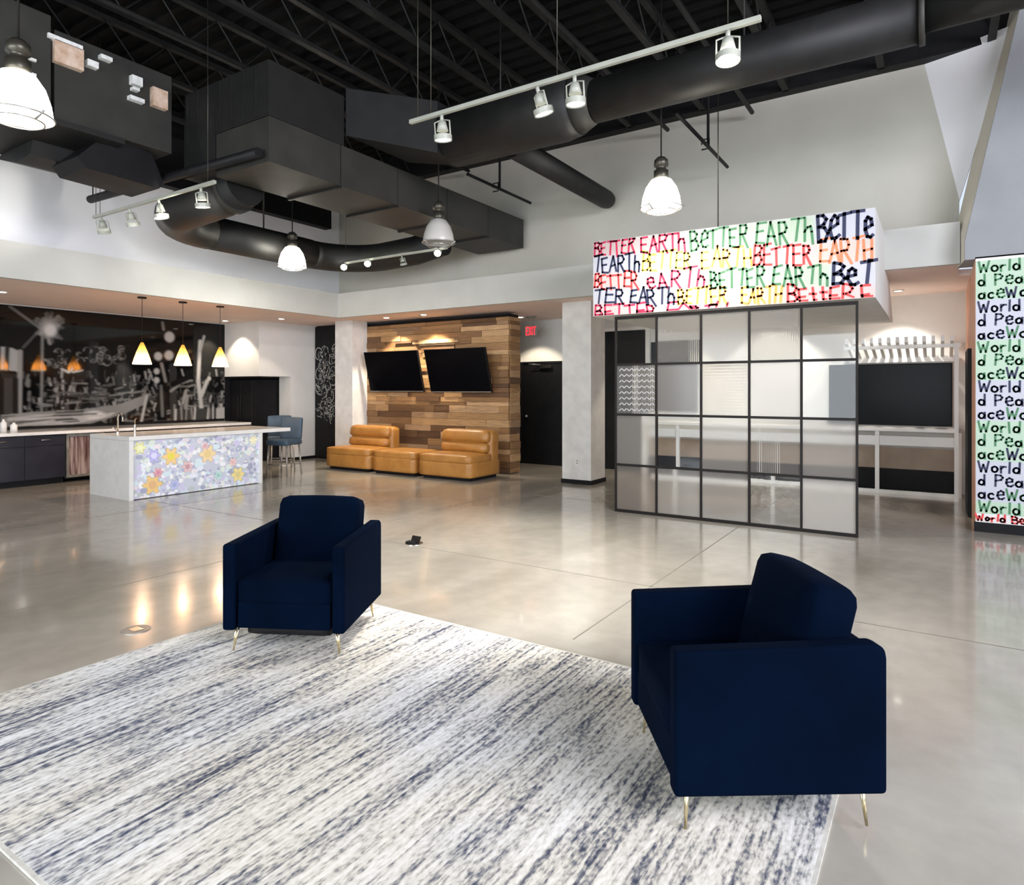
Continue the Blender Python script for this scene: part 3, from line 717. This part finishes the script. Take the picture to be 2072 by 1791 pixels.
wc = thing('drinks_cooler', 'pale framed drinks cooler with brown streaked glass under the counter', 'cooler', (-12.65, 5.4, 0))
part('body', B(-13.1, -12.26, 5.10, 5.70, .05, .815), M['black'], wc)
part('door_frame', MB().box(-12.26, -12.20, 5.10, 5.14, .08, .81).box(-12.26, -12.20, 5.66, 5.70, .08, .81).box(-12.26, -12.2, 5.14, 5.66, .76, .81).box(-12.26, -12.2, 5.14, 5.66, .08, .12), M['alum'], wc)
part('glass_door', B(-12.235, -12.225, 5.14, 5.66, .12, .76), noisy('streaked_glass', (.10, .05, .045), (.45, .36, .34), 3, .15, stretch=(1, 9, .6)), wc)
faucet('wall_counter_faucet', -12.75, 4.02, .871, 'small chrome faucet on the wall counter at the far left', .26)
def bottle(y, h_, r_, label, mt):
    t = thing('soap_bottle', label, 'bottle', (-12.6, y, .871))
    part('body', MB().lathe([(.001, 0), (r_, 0), (r_, h_*.6), (r_*.4, h_*.75), (r_*.4, h_*.85), (.001, h_*.85)], (0, 0, 0), 14), mt, t, local=True)
    part('pump', MB().tube([(0, 0, h_*.85), (0, 0, h_), (r_*1.2, 0, h_)], .007, 6), M['chrome'], t, local=True)
bottle(4.36, .24, .045, 'taller white pump bottle on the wall counter', M['white'])
bottle(4.50, .17, .05, 'shorter white pump bottle beside the taller one', M['white'])

MY0, MY1, MZ0, MZ1 = 1.0, 8.60, .90, 2.97
h, w = 170, 620; img = np.ones((h, w, 3))*.012
def mst(px, py):
    p = atX(px, py, -13.13); return (p.y-MY0)/(MY1-MY0)*w, (MZ1-p.z)/(MZ1-MZ0)*h
jj, ii = np.mgrid[0:h, 0:w].astype(float)
def seg(a, b, wd, val, soft=1.0):
    x0, y0 = mst(*a); x1, y1 = mst(*b); dx, dy = x1-x0, y1-y0; l2 = dx*dx+dy*dy+1e-9
    t = np.clip(((ii-x0)*dx+(jj-y0)*dy)/l2, 0, 1); d = np.hypot(ii-x0-t*dx, jj-y0-t*dy)
    a_ = np.clip((wd+soft-d)/soft, 0, 1)[..., None]; img[:] = img*(1-a_)+val*a_
def blob(c, rx, ry, val, soft=.4):
    x0, y0 = mst(*c); d = np.hypot((ii-x0)/rx, (jj-y0)/ry); a_ = np.clip((1+soft-d)/soft, 0, 1)[..., None]; img[:] = img*(1-a_)+val*a_
def poly(pts, val):
    P = [mst(*p) for p in pts]; ins = np.zeros((h, w), bool)
    for k in range(len(P)):
        (x0, y0), (x1, y1) = P[k], P[k-1]
        c = ((y0 > jj) != (y1 > jj)) & (ii < (x1-x0)*(jj-y0)/((y1-y0) or 1e-9)+x0); ins ^= c
    img[ins] = val
rm = random.Random(21)
# city lights / figures texture band
for i in range(420):
    x = rm.uniform(45, 455); y = rm.uniform(745, 840); l = rm.uniform(2, 18)
    seg((x, y), (x+rm.uniform(-5, 5), y+l), rm.uniform(.2, 1.3), rm.choice((.03, .06, .12, .22, .4)), 1.0)
for i in range(120):
    x = rm.uniform(60, 450); y = rm.uniform(770, 850); seg((x, y), (x+rm.uniform(8, 30), y+rm.uniform(-6, 4)), rm.uniform(.4, 1.2), rm.choice((.08, .15, .25)), 1.2)
for i in range(46):                                    # neon scribbles
    x = rm.uniform(90, 250); y = rm.uniform(705, 735); a0 = rm.uniform(0, 6); r = rm.uniform(4, 9)
    for k in range(5): seg((x+r*math.cos(a0+k*.7), y+r*math.sin(a0+k*.7)), (x+r*math.cos(a0+k*.7+.7), y+r*math.sin(a0+k*.7+.7)), .4, rm.choice((.08, .16, .3)), 1)
seg((124, 745), (138, 752), 1.2, .5); seg((138, 752), (146, 744), 1.2, .5); seg((146, 752), (166, 748), 1, .4)
poly([(0, 700), (0, 745), (42, 752), (44, 712), (22, 702)], .42); seg((14, 702), (12, 748), 2, .04)
poly([(0, 752), (40, 757), (40, 850), (0, 850)], .045); seg((40, 710), (38, 865), 2.5, .33)
for i in range(6): seg((4+i*6, 765), (4+i*6, 845), .8, rm.choice((.02, .09)), 1)
seg((85, 665), (83, 840), 1.2, .26); seg((20, 620), (82, 664), 1.5, .20); seg((46, 702), (80, 666), 1.2, .12)
for i in range(34):
    a0 = rm.uniform(0, 6.28); r = rm.uniform(14, 34); seg((98, 661), (98+r*math.cos(a0), 661+r*math.sin(a0)), 1.0, rm.choice((.14, .22, .34)), 2.5)
blob((98, 662), 7, 8, .40, 1.1); blob((101, 667), 5, 6, .66, .9)
# boat hull and quay
poly([(0, 838), (60, 832), (150, 828), (235, 818), (300, 795), (296, 815), (250, 836), (180, 856), (60, 866), (0, 870)], .30)
poly([(70, 850), (160, 842), (235, 832), (220, 842), (150, 856), (70, 862)], .5)
poly([(110, 832), (170, 828), (165, 838), (120, 842)], .13); blob((190, 838), 9, 4, .7, 1)
for i in range(14): seg((rm.uniform(0, 60), 840+i*2), (rm.uniform(100, 220), 834+i*1.8), .5, rm.choice((.12, .5)), 1)
seg((296, 800), (284, 856), 1.6, .5); seg((284, 856), (276, 862), 3, .5)
# dark trees, white mast, lamp globes
for a, b, wd, v in (((330, 650), (326, 870), 7, .015), ((348, 740), (352, 870), 5, .06), ((368, 770), (345, 790), 1.4, .3), ((404, 690), (400, 770), 2.2, .6), ((400, 770), (411, 860), 2.6, .5), ((418, 770), (406, 800), 2.5, .5), ((412, 680), (404, 710), 1.4, .45), ((375, 790), (360, 850), 1.6, .34), ((378, 800), (372, 846), 2, .3), ((384, 760), (350, 776), 4, .02), ((326, 735), (334, 770), 1.4, .3), ((325, 780), (328, 840), 1.4, .2)): seg(a, b, wd, v, 2)
for c, r in (((342, 681), 9), ((319, 720), 7), ((341, 718), 8), ((316, 750), 5), ((316, 768), 5), ((422, 765), 4)): blob(c, r*.75, r*.8, .52, .5)
seg((328, 652), (330, 666), 2, .25); poly([(352, 828), (455, 822), (456, 848), (352, 852)], .06)
for i in range(20): x = rm.uniform(350, 455); seg((x, rm.uniform(815, 830)), (x+rm.uniform(-3, 3), 848), 1, rm.choice((.1, .3, .55)), 1)
poly([(436, 825), (456, 822), (456, 848), (436, 849)], .5); seg((310, 852), (430, 850), 1.5, .2)
img[int(h*.985):] = .006
for _ in range(2):
    img = (img+np.roll(img, 1, 0)+np.roll(img, 1, 1)+np.roll(img, -1, 1))/4
img = np.clip(img, 0, 1)**1.25*.85*np.array((1, .98, .95))
mur = thing('photo_mural', 'glossy black and white harbour photo mural over the kitchen counter', 'mural', (-13.12, 4.8, .88))
part('backing', B(-13.15, -13.135, MY0, MY1, .872, 2.98), M['black'], mur)
colour_grid('print', lambda s, t: (-13.13, MY0+s*(MY1-MY0), MZ0+t*(MZ1-MZ0)), img, vcol('mural_print', .05, spec=.4), mur)

# amber pendants over the island
def cone_pendant(y, label):
    t = thing('glass_pendant', label, 'pendant lamp', (-10.45, y, 1.95), group='amber pendants over the island')
    part('canopy', MB().cyl((0, 0, 0), .065, 1.03, 1.05, 20), M['steel'], t, local=True)
    part('cord', MB().tube([(0, 0, .34), (0, 0, 1.03)], .004, 6), M['steel'], t, local=True)
    part('shade', MB().lathe([(.018, .34), (.040, .29), (.078, .19), (.108, .10), (.13, .02)], (0, 0, 0), 28), M['amber'], t, local=True)
    part('rim', MB().lathe([(.125, .02), (.132, .02), (.134, 0), (.126, 0), (.125, .02)], (0, 0, 0), 28), M['amber_rim'], t, local=True)
    part('bulb', MB().lathe([(.001, .09), (.02, .10), (.024, .12), (.015, .16), (.001, .17)], (0, 0, 0), 14), M['bulb'], t, local=True)
    point((-10.45, y, 1.99), 17, (1, .66, .42), .03)
cone_pendant(5.43, 'amber cone pendant over the left end of the island')
cone_pendant(6.09, 'amber cone pendant over the middle of the island')
cone_pendant(6.76, 'amber cone pendant over the right end of the island')

# ================================================================== DOME PENDANTS
def dome(x, y, label, lit=True, dia=.42, zb=3.40):
    t = thing('dome_pendant', label, 'pendant lamp', (x, y, zb), group='industrial glass dome pendants')
    R = dia/2
    g = M['glow'] if lit else M['dimglass']
    part('shade', MB().lathe([(R*.30, .34), (R*.50, .32), (R*.75, .24), (R*.90, .14), (R*.97, .04), (R*.95, .03)], (0, 0, 0), 32), g, t, local=True)
    part('rim', MB().tube([(R*1.0*math.cos(2*PI*k/28), R*1.0*math.sin(2*PI*k/28), .035) for k in range(28)], .007, 6, closed=True), M['alum'], t, local=True)
    part('lens_ring', MB().tube([(R*.72*math.cos(2*PI*k/28), R*.72*math.sin(2*PI*k/28), 0) for k in range(28)], .006, 6, closed=True), M['chrome'], t, local=True)
    for k in range(3):
        a = 2*PI*k/3+.3; part('clip', MB().tube([(R*1.1*math.cos(a), R*1.1*math.sin(a), .045), (R*.72*math.cos(a), R*.72*math.sin(a), 0)], .009, 6), M['alum'], t, local=True)
    part('housing', MB().lathe([(.001, .56), (.04, .56), (.07, .53), (.075, .47), (.05, .46), (.05, .43), (.075, .42), (.075, .36), (R*.32, .335), (.001, .335)], (0, 0, 0), 24), M['housing'], t, local=True)
    part('cord', MB().tube([(0, 0, .56), (0, 0, 2.65)], .008, 6), M['steel'], t, local=True)
    part('bulb', MB().lathe([(.001, .12), (R*.26, .13), (R*.32, .17), (R*.22, .24), (.001, .27)], (0, 0, 0), 18), M['bulb'] if lit else M['dimglass'], t, local=True)
    if lit: point((x, y, zb+.05), 80, (1, .95, .85), .05)
dome(-5.33, 1.93, 'large lit glass dome pendant cut by the left edge of the photo')
dome(-2.42, 6.55, 'lit glass dome pendant hanging in front of the rear upper wall')
dome(-8.30, 6.57, 'lit glass dome pendant glowing below the curved round duct')
dome(-5.39, 6.54, 'unlit glass dome pendant under the rectangular duct', lit=False)

# ================================================================== TRACK LIGHTS
def track(p0, p1, label, heads, drops, size=1.0, cat='track light'):
    """heads: list of (fraction, yaw, tilt, lens material or None, spot target or None, power)"""
    p0, p1 = Vector(p0), Vector(p1); mid = (p0+p1)/2
    t = thing('track_light', label, cat, mid)
    part('rail', B(p0.x, p1.x, p0.y-.018, p0.y+.018, p0.z-.018, p0.z+.018), M['track'], t, bevel=.003)
    for f in drops:
        x = p0.x+(p1.x-p0.x)*f
        part('suspension_rod', MB().tube([(x, p0.y, p0.z+.018), (x, p0.y, 3.87 if abs(x+6.24) < .47 and p0.y > 5 else 5.98)], .0035, 6), M['housing'], t)
    for f, yaw, tilt, lm, tgt, pw in heads:
        x = p0.x+(p1.x-p0.x)*f; z = p0.z-.018; R = Matrix.Rotation(math.radians(yaw), 3, 'Z') @ Matrix.Rotation(math.radians(tilt), 3, 'X')
        q = Vector((x, p0.y, z)); k = size
        T = lambda a: q+R @ Vector(a)*k
        hd = part('lamp_head', MB().tube([T((0, 0, 0)), T((0, 0, -.05))], .014*k, 10).tube([T((0, 0, -.05)), T((0, 0, -.12))], [.03*k, .045*k], 16), M['track'], t)
        yk = MB()
        for sx_ in (-1, 1): yk.tube([T((0, 0, -.035)), T((sx_*.065, 0, -.05)), T((sx_*.065, 0, -.17))], .006*k, 6)
        part('yoke', yk, M['track'], hd)
        ring = MB()
        a = [T((.07*math.cos(2*PI*j/20), .07*math.sin(2*PI*j/20), -.15)) for j in range(20)]; b = [T((.07*math.cos(2*PI*j/20), .07*math.sin(2*PI*j/20), -.19)) for j in range(20)]
        ring.add(a+b, [(j, (j+1) % 20, 20+(j+1) % 20, 20+j) for j in range(20)], True)
        part('trim_ring', ring, M['track'], hd)
        dsc = [T((.062*math.cos(2*PI*j/20), .062*math.sin(2*PI*j/20), -.185)) for j in range(20)]
        part('lens', MB().add(dsc, [tuple(range(20))]), lm or M['lens_dim'], hd)
        if tgt: spot(T((0, 0, -.24)), tgt, pw, 75, (1, .95, .88))
a0 = atY(830, 247, 4.50); a1 = atY(1540, 37, 4.50)
ZT = (a0.z+a1.z)/2
track((a0.x, 4.50, ZT), (a1.x, 4.50, ZT), 'long white track rail with four ring heads across the upper centre',
      [(.10+.02, 10, 8, None, (-4.0, 4.7, 0), 230), (.44, -30, 18, None, (-3.6, 4.5, 0), 230), (.55, 0, 6, None, (-3.0, 5.0, 0), 190), (.93, 15, -6, M['lens'], (-1.4, 5.4, 0), 110)], (.03, .08, .50, .93), 1.15)
q0 = atY(190, 440, 4.1); q1 = atY(435, 368, 4.1)
track((q0.x, 4.1, (q0.z+q1.z)/2), (q1.x, 4.1, (q0.z+q1.z)/2), 'white track rail with four heads near the left upper wall',
      [(.07, 40, 25, None, (-10.4, 2.8, 4.25), 14), (.33, 20, 20, M['lens_dim'], (-10.4, 7.2, 4.25), 42), (.58, -20, 10, M['lens_dim'], (-10.4, 1.8, 4.25), 40), (.90, 20, 10, M['lens'], (-10.4, 5.4, 4.25), 48)], (.02, .06, .95), 1.1)
c0 = atY(690, 552, 7.85); c1 = atY(905, 518, 7.85)
zt_ = (c0.z+c1.z)/2+.14
track((c0.x, 7.85, zt_), (c1.x, 7.85, zt_), 'small track with bright bulbs in front of the rear fascia',
      [(.04, 40, -60, M['bulb'], None, 0), (.28, 40, -60, M['bulb'], None, 0), (.60, 180, -20, M['steel'], None, 0), (.93, 30, -60, M['bulb'], (-6, 6, 0), 30)], (.05, .95), .8)

# recessed downlights
def downlight(x, y, label, tgt=None, pw=12, z=3.0, col=(1, .86, .66), ang=95):
    t = thing('recessed_downlight', label, 'downlight', (x, y, z-.012), group='recessed ceiling downlights')
    part('trim_ring', MB().lathe([(.055, .011), (.075, .011), (.072, 0), (.055, .0)], (0, 0, 0), 20), M['white'], t, local=True)
    part('lens', MB().add([(.055*math.cos(2*PI*j/16), .055*math.sin(2*PI*j/16), .004) for j in range(16)], [tuple(range(16))]), M['lens'], t, local=True)
    if pw: spot((x, y, z-.03), tgt or (x, y, 0), pw, ang, col, .35, .03)
downlight(-9.27, 9.62, 'downlight washing the wood wall over the left television', (-9.27, 9.98, 0), 130)
downlight(-8.30, 9.62, 'downlight washing the wood wall between the televisions', (-8.30, 9.98, 0), 130)
downlight(-6.96, 10.99, 'downlight in front of the black door', (-6.96, 11.5, 0), 60)
downlight(-12.5, 8.2, 'downlight in the corner beside the mural', (-12.5, 8.55, 0), 45)
downlight(-11.2, 8.6, 'downlight behind the island pendants', None, 20)
downlight(-11.6, 4.0, 'downlight over the kitchen aisle at the left', None, 25)
downlight(-11.6, 1.2, 'downlight over the kitchen outside the left edge', None, 25)
downlight(-3.9, 11.1, 'downlight behind the partition left panes', None, 60)
downlight(-2.3, 11.1, 'downlight over the middle of the white booth', (-2.3, 11.6, 0), 60, col=(1, .93, .85))
downlight(-.5, 11.1, 'downlight over the right part of the white booth', (-.5, 11.6, 0), 55, col=(1, .93, .85))

# ================================================================== DUCTS AND PIPES
def seam_box(mb, x0, x1, y0, y1, z0, z1): return mb.box(x0, x1, y0, y1, z0, z1)
rd = thing('rectangular_duct', 'long black rectangular air duct running to the rear wall', 'duct', (-6.24, 6.6, 3.9))
ys = [4.28, 5.25, 6.2, 7.2, 8.2, 9.22]
for a, b in zip(ys[:-1], ys[1:]): part('duct_section', B(-6.70, -5.78, a+.006, b-.006, 3.90, 4.37), M['duct2'], rd)
for a in ys[1:-1]: part('flange', B(-6.70, -5.785, a-.018, a+.018, 3.872, 3.90), M['duct'], rd)
pl = thing('duct_plenum', 'dark sheet metal plenum joining the air handler to the ducts', 'duct', (-6.54, 4.6, 4.0))
part('box', B(-7.30, -5.78, 4.28, 5.3, 4.375, 4.95), M['duct'], pl)
part('box', MB().hexa([(-7.3, 4.27, 3.98), (-6.72, 4.27, 3.98), (-6.72, 5.0, 3.98), (-7.3, 5.0, 3.98)], [(-7.3, 4.27, 4.6), (-6.72, 4.27, 4.6), (-6.72, 5.0, 4.6), (-7.3, 5.0, 4.6)]), M['duct'], pl)
for i in range(7): part('rib', B(-7.25+i*.21, -7.235+i*.21, 4.265, 4.28, 4.40, 4.93), M['duct'], pl)
cd = thing('cross_duct', 'faceted dark duct linking the plenum to the long round duct', 'duct', (-5.4, 6, 4.5))
part('box', MB().hexa([(-5.77, 5.32, 4.5), (-4.88, 5.9, 4.3), (-4.88, 6.45, 4.3), (-5.77, 6.4, 4.5)], [(-5.77, 5.32, 5.05), (-4.88, 5.9, 4.9), (-4.88, 6.45, 4.9), (-5.77, 6.4, 5.05)]), M['duct'], cd)
# air handler
ah = thing('air_handler', 'grey ceiling air handler with paper labels at upper left', 'air handler', (-7.95, 2.6, 4.2))
part('cabinet', B(-8.7, -7.30, 1.0, 2.92, 4.22, 5.22), M['duct2'], ah, bevel=.01)
part('cabinet', B(-8.7, -7.34, 2.96, 4.15, 4.24, 5.12), M['duct2'], ah, bevel=.01)
part('base_rail', B(-8.72, -7.27, .98, 3.6, 4.16, 4.22), M['duct'], ah)
part('drain_pan', MB().prism([(0, 0), (.5, -.12), (.9, -.1), (1.0, .1), (.2, .12)], lambda p, y: (-8.8+p[0]*.9, y, 4.12+p[1]), 3.0, 4.3), M['duct'], ah)
def label_on(px0, py0, px1, py1, m_, slope=.42):
    w_ = px1-px0; X = -7.27
    P = [atX(px0, py1, X), atX(px1, py1+slope*w_, X), atX(px1, py0+slope*w_, X), atX(px0, py0, X)]
    zz0 = P[0].z; zz1 = P[3].z; y0, y1 = P[0].y, P[1].y
    part('paper_label', B(X-.07, X, y0, y1, zz0, zz1), m_, ah)
label_on(98, 65, 168, 74, M['white_paper']); label_on(111, 78, 170, 122, M['tan_paper']); label_on(178, 118, 200, 131, M['white_paper'])
label_on(205, 108, 228, 116, M['white_paper']); label_on(268, 150, 289, 168, M['white_paper']); label_on(264, 191, 293, 199, M['white_paper']); label_on(310, 174, 340, 212, M['tan_paper'])
label_on(60, 115, 74, 120, M['white_paper']); label_on(61, 145, 74, 150, M['white_paper']); label_on(270, 174, 283, 180, M['white_paper'])
# black elbow under the air handler
el = thing('faceted_elbow', 'black faceted duct elbow below the air handler', 'duct', (-8.2, 3.6, 3.9))
part('elbow', MB().prism([(-.5, -.2), (-.28, .0), (.1, .12), (.45, .05), (.62, -.25), (.55, -.32), (-.4, -.3)], lambda p, x: (x, 3.62+p[0]*.8, 4.16+p[1]), -8.05, -7.45), M['black'], el)
# round U-shaped duct
ud = thing('curved_round_duct', 'thick black round duct bending below the rectangular duct', 'duct', (-8.4, 6.3, 3.6))
path = [(-6.8, 4.72, 3.95), (-7.3, 4.72, 3.88)]
for k in range(9): a = PI/2*k/8; path.append((-8.05-.85*math.sin(a), 4.72+.85*(1-math.cos(a)), 3.84))
part('elbow', MB().tube(path, .25, 20), M['duct'], ud)
path = [(-8.90, 5.57, 3.84), (-8.90, 7.4, 3.84)]
part('straight_run', MB().tube(path, .245, 20), M['duct'], ud)
path = []
for k in range(9): a = PI/2*k/8; path.append((-8.05-.85*math.cos(a), 7.4+.85*math.sin(a), 3.84))
path += [(-7.3, 8.25, 3.86), (-6.72, 8.25, 3.95)]
part('elbow', MB().tube(path, .235, 20), M['duct'], ud)
part('collar', MB().tube([(-6.98, 4.72, 3.92), (-7.06, 4.72, 3.91)], .275, 20), M['duct2'], ud)
part('hanger', MB().tube([(-8.9, 6.5, 4.07), (-8.9, 6.5, 6.0)], .012, 6), M['duct'], ud)
# long round duct at the rear
ld = thing('long_round_duct', 'long dark round duct running across in front of the rear upper wall', 'duct', (-2, 6.5, 4.5))
part('wide_section', MB().tube([(-4.87, 6.2, 4.573), (-3.39, 6.2, 4.573), (-3.2, 6.2, 4.573)], [.345, .345, .315], 28), M['duct'], ld)
part('reducer', MB().tube([(-3.2, 6.2, 4.573), (-3.0, 6.2, 4.554)], [.315, .215], 28), M['duct2'], ld)
part('pipe_section', MB().tube([(-3.0, 6.2, 4.554), (-.115, 6.2, 4.554)], .215, 28), M['duct'], ld)
part('flange', MB().tube([(-.135, 6.2, 4.554), (-.095, 6.2, 4.554)], .234, 28), M['duct2'], ld)
part('pipe_section', MB().tube([(-.095, 6.2, 4.573), (4.9, 6.2, 4.573)], .162, 24), M['duct'], ld)
for x in (-4.2, -1.5): part('hanger', MB().tube([(x, 6.2, 4.7), (x, 6.2, 5.98)], .01, 6), M['duct'], ld)
bd = thing('branch_duct', 'short slim round duct poking toward the rear upper wall', 'duct', (-4.24, 7.9, 4.3))
part('pipe', MB().tube([(-4.24, 6.5, 4.44), (-4.24, 9.1, 4.44), (-4.24, 9.2, 4.44), (-4.24, 9.26, 4.44)], [.14, .14, .12, .05], 20), M['duct'], bd)
# sprinkler pipes
def sprinkler(x, y0, label, z=4.55):
    t = thing('sprinkler_pipe', label, 'pipe', (x, y0, z), group='thin black sprinkler pipes')
    part('pipe', MB().tube([(x, y0, z), (x, 8.98, z)], .022, 8), M['black'], t)
    part('riser', MB().tube([(x, 8.1, z), (x, 8.1, 5.98)], .018, 8), M['black'], t)
    part('clamp', MB().tube([(x-.05, 8.0, z-.0), (x-.05, 8.0, z+.06), (x+.042, 8.0, z+.06), (x+.042, 8.0, z-.06), (x-.05, 8.0, z-.06)], .01, 6), M['black'], t)
sprinkler(-5.5, 7.3, 'black sprinkler pipe left of the slim branch duct')
sprinkler(-2.39, 6.9, 'black sprinkler pipe right of the lit dome pendant')
bp = thing('crosswise_pipe', 'dark pipe running from the air ducts toward the left upper wall', 'pipe', (-8, 4.45, 4.15))
part('pipe', MB().tube([(-9.35, 4.19, 4.05), (-5.82, 4.19, 3.97)], .05, 12), M['black'], bp)
part('hanger', MB().tube([(-8.95, 4.19, 4.1), (-8.95, 4.19, 6.0)], .008, 6), M['duct'], bp)
part('hanger', MB().tube([(-9.28, 4.19, 4.1), (-9.28, 4.19, 6.0)], .008, 6), M['duct'], bp)

# ================================================================== REAR BOOTH
bt = thing('bar_table', 'long white bar height table against the rear wall behind the partition', 'table', (-2, 11.4, 0))
part('table_top', B(-4.4, .22, 11.25, 11.68, .93, .98), M['white'], bt, bevel=.004)
part('apron', B(-4.3, .2, 11.30, 11.33, .72, .86), M['white'], bt)
for px in (1372, 1560, 1775, 1941):
    x = atY(px, 900, 11.3).x; part('leg', B(x-.028, x+.028, 11.27, 11.33, 0, .93), M['white'], bt)
part('foot_rail', B(-4.3, .22, 11.28, 11.34, .0, .05), M['white'], bt)
tv = thing('television', 'large black wall screen at the rear right behind the partition', 'television', (-.66, 11.7, 1.0))
s0 = atY(1677, 800, 11.68).x; s1 = atY(1927, 800, 11.68).x
part('casing', B(s0, s1, 11.69, 11.74, 1.0, 1.95), M['black'], tv, bevel=.006)
part('screen', B(s0+.015, s1-.015, 11.686, 11.69, 1.02, 1.935), M['screen'], tv)
pg = thing('slatted_canopy', 'white slatted canopy over the rear wall screen', 'canopy', (-.5, 11.4, 2))
part('front_beam', B(-1.2, .25, 10.95, 11.0, 2.14, 2.20), M['white'], pg)
part('rear_beam', B(-1.2, .25, 11.66, 11.72, 1.97, 2.06), M['white'], pg)
for i in range(13):
    x = -1.17+i*.108
    part('slat', MB().hexa([(x, 10.8, 2.22), (x+.042, 10.8, 2.22), (x+.042, 11.7, 2.03), (x, 11.7, 2.03)], [(x, 10.8, 2.30), (x+.042, 10.8, 2.30), (x+.042, 11.7, 2.11), (x, 11.7, 2.11)]), M['white'], pg)
for x in (.20,): part('post', B(x-.025, x+.025, 10.95, 11.0, 0, 2.14), M['white'], pg)

bb = thing('blackboard', 'plain black board on the rear wall seen through the top left panes', 'board', (-4.0, 11.7, 1.15))
part('board', B(-4.50, -3.62, 11.71, 11.745, 1.17, 2.42), M['black'], bb)
part('board_frame', MB().box(-4.52, -4.50, 11.70, 11.75, 1.15, 2.44).box(-3.62, -3.60, 11.70, 11.75, 1.15, 2.44).box(-4.5, -3.62, 11.70, 11.75, 2.42, 2.44).box(-4.5, -3.62, 11.70, 11.75, 1.15, 1.17), M['steel'], bb)
ot = thing('wall_outlet', 'tiny white outlet low on the column beside the partition', 'outlet', (-4.98, 9.612, .33))
part('cover_plate', B(-5.02, -4.95, 9.605, 9.62, .30, .42), M['white'], ot, bevel=.002)
for z in (.335, .375): part('socket', B(-5.0, -4.97, 9.603, 9.606, z, z+.02), M['alum'], ot)

# floor outlet boxes
fo = thing('floor_outlet', 'open floor outlet box with a flipped lid between the armchairs and partition', 'outlet', (ray(838, 1100).x*CAMH/-ray(838, 1100).z, ray(838, 1100).y*CAMH/-ray(838, 1100).z, 0))
part('plate', MB().cyl((0, 0, 0), .09, 0, .006, 24), M['chrome'], fo, local=True)
part('lid', MB().hexa([(-.05, -.0, .006), (.06, -.0, .006), (.06, .01, .006), (-.05, .01, .006)], [(-.05, .03, .07), (.06, .03, .07), (.06, .04, .07), (-.05, .04, .07)]), M['steel'], fo, local=True)
part('socket', MB().box(-.05, .04, -.07, -.01, .006, .03), M['black'], fo, local=True)
fo2 = thing('floor_outlet', 'closed round metal floor outlet left of the first armchair', 'outlet', (ray(275, 1275).x*CAMH/-ray(275, 1275).z, ray(275, 1275).y*CAMH/-ray(275, 1275).z, 0))
part('plate', MB().cyl((0, 0, 0), .085, 0, .005, 24), M['alum'], fo2, local=True)
part('lid', MB().box(-.04, .04, -.03, .03, .005, .008), M['chrome'], fo2, local=True)

# ================================================================== RUG
rgm = tag(link('area_rug', B(-3.95, -.335, .915, 3.375, .001, .013), M['rug']), 'grey and blue streaked area rug under the armchairs', 'rug')
part('binding', MB().box(-3.96, -.32, .90, .915, .001, .012).box(-3.96, -.32, 3.375, 3.39, .001, .012).box(-3.965, -3.95, .9, 3.39, .001, .012).box(-.335, -.32, .9, 3.39, .001, .012), M['rug_edge'], rgm)

# ================================================================== ARMCHAIRS
def armchair(loc, rz, label):
    """local frame: faces -Y; 0.76 wide, 0.74 deep"""
    t = thing('armchair', label, 'armchair', loc, rz, 'navy velvet armchairs')
    w, d = .365, .37; V = M['velvet']
    for s in (-1, 1):
        x0, x1 = (s*w, s*(w-.075)); x0, x1 = min(x0, x1), max(x0, x1)
        arm = MB().prism([(-d, .132), (-d, .632), (d-.035, .652), (d-.004, .632), (d, .60), (d, .132)], lambda p, x: (x, p[0], p[1]), x0, x1)
        part('arm', arm, V, t, local=True, bevel=.016, seg=3)
    part('back', MB().hexa([(-w+.086, d-.13, .14), (w-.086, d-.13, .14), (w-.086, d, .14), (-w+.086, d, .14)], [(-w+.086, d-.10, .63), (w-.086, d-.10, .63), (w-.086, d, .61), (-w+.086, d, .61)]), V, t, local=True, bevel=.014, seg=3)
    part('seat_base', B(-w+.087, w-.087, -d+.012, d-.13, .145, .30), V, t, local=True, bevel=.012, seg=3)
    part('seat_cushion', MB().cushion((0, -.06, .355), (2*w-.158, .60, .155), (.0, .02, .16), rnd=.22), V, t, local=True)
    R = Matrix.Rotation(math.radians(-14), 3, 'X')
    part('back_cushion', MB().cushion((0, .20, .585), (2*w-.19, .19, .47), (.01, .22, .04), rnd=.26, rot=R), V, t, local=True)
    part('underlining', MB().cushion((0, -.02, .125), (.52, .54, .09), (0, 0, .35), rnd=.3), M['black'], t, local=True)
    for sx_ in (-1, 1):
        for sy_ in (-1, 1):
            cx, cy = sx_*(w-.055), sy_*(d-.06)
            part('leg', MB().tube([(cx, cy, .142), (cx+sx_*.010, cy+sy_*.010, .0)], [.007, .005], 8).tube([(cx-sx_*.02, cy, .142), (cx+sx_*.010, cy+sy_*.010, .004)], [.006, .005], 8), M['brass'], t, local=True)['label'] = 'slim brass leg'
    return t
def cw(r, d): return (d*-ST+r*CT, d*CT+r*ST)
# chair one: front bottom corners in camera coordinates (r,d) -> centre
ax = Vector((.708, -.065)).normalized(); ay = Vector((-ax.y, ax.x))
f0, f1 = Vector((-1.674, 3.80)), Vector((-.966, 3.735))
c = (f0+f1)/2+ay*.37
x, y = cw(c.x, c.y); armchair((x, y, .0135), TH+math.atan2(ax.y, ax.x), 'navy velvet armchair facing the camera at the back edge of the rug')
# chair two: faces camera left
c = Vector(((.545+1.27)/2+.008, 2.245+.365))
x, y = cw(c.x, c.y); armchair((x, y, .0135), TH-PI/2+math.radians(1.5), 'navy velvet armchair seen from its side at the right edge of the rug')
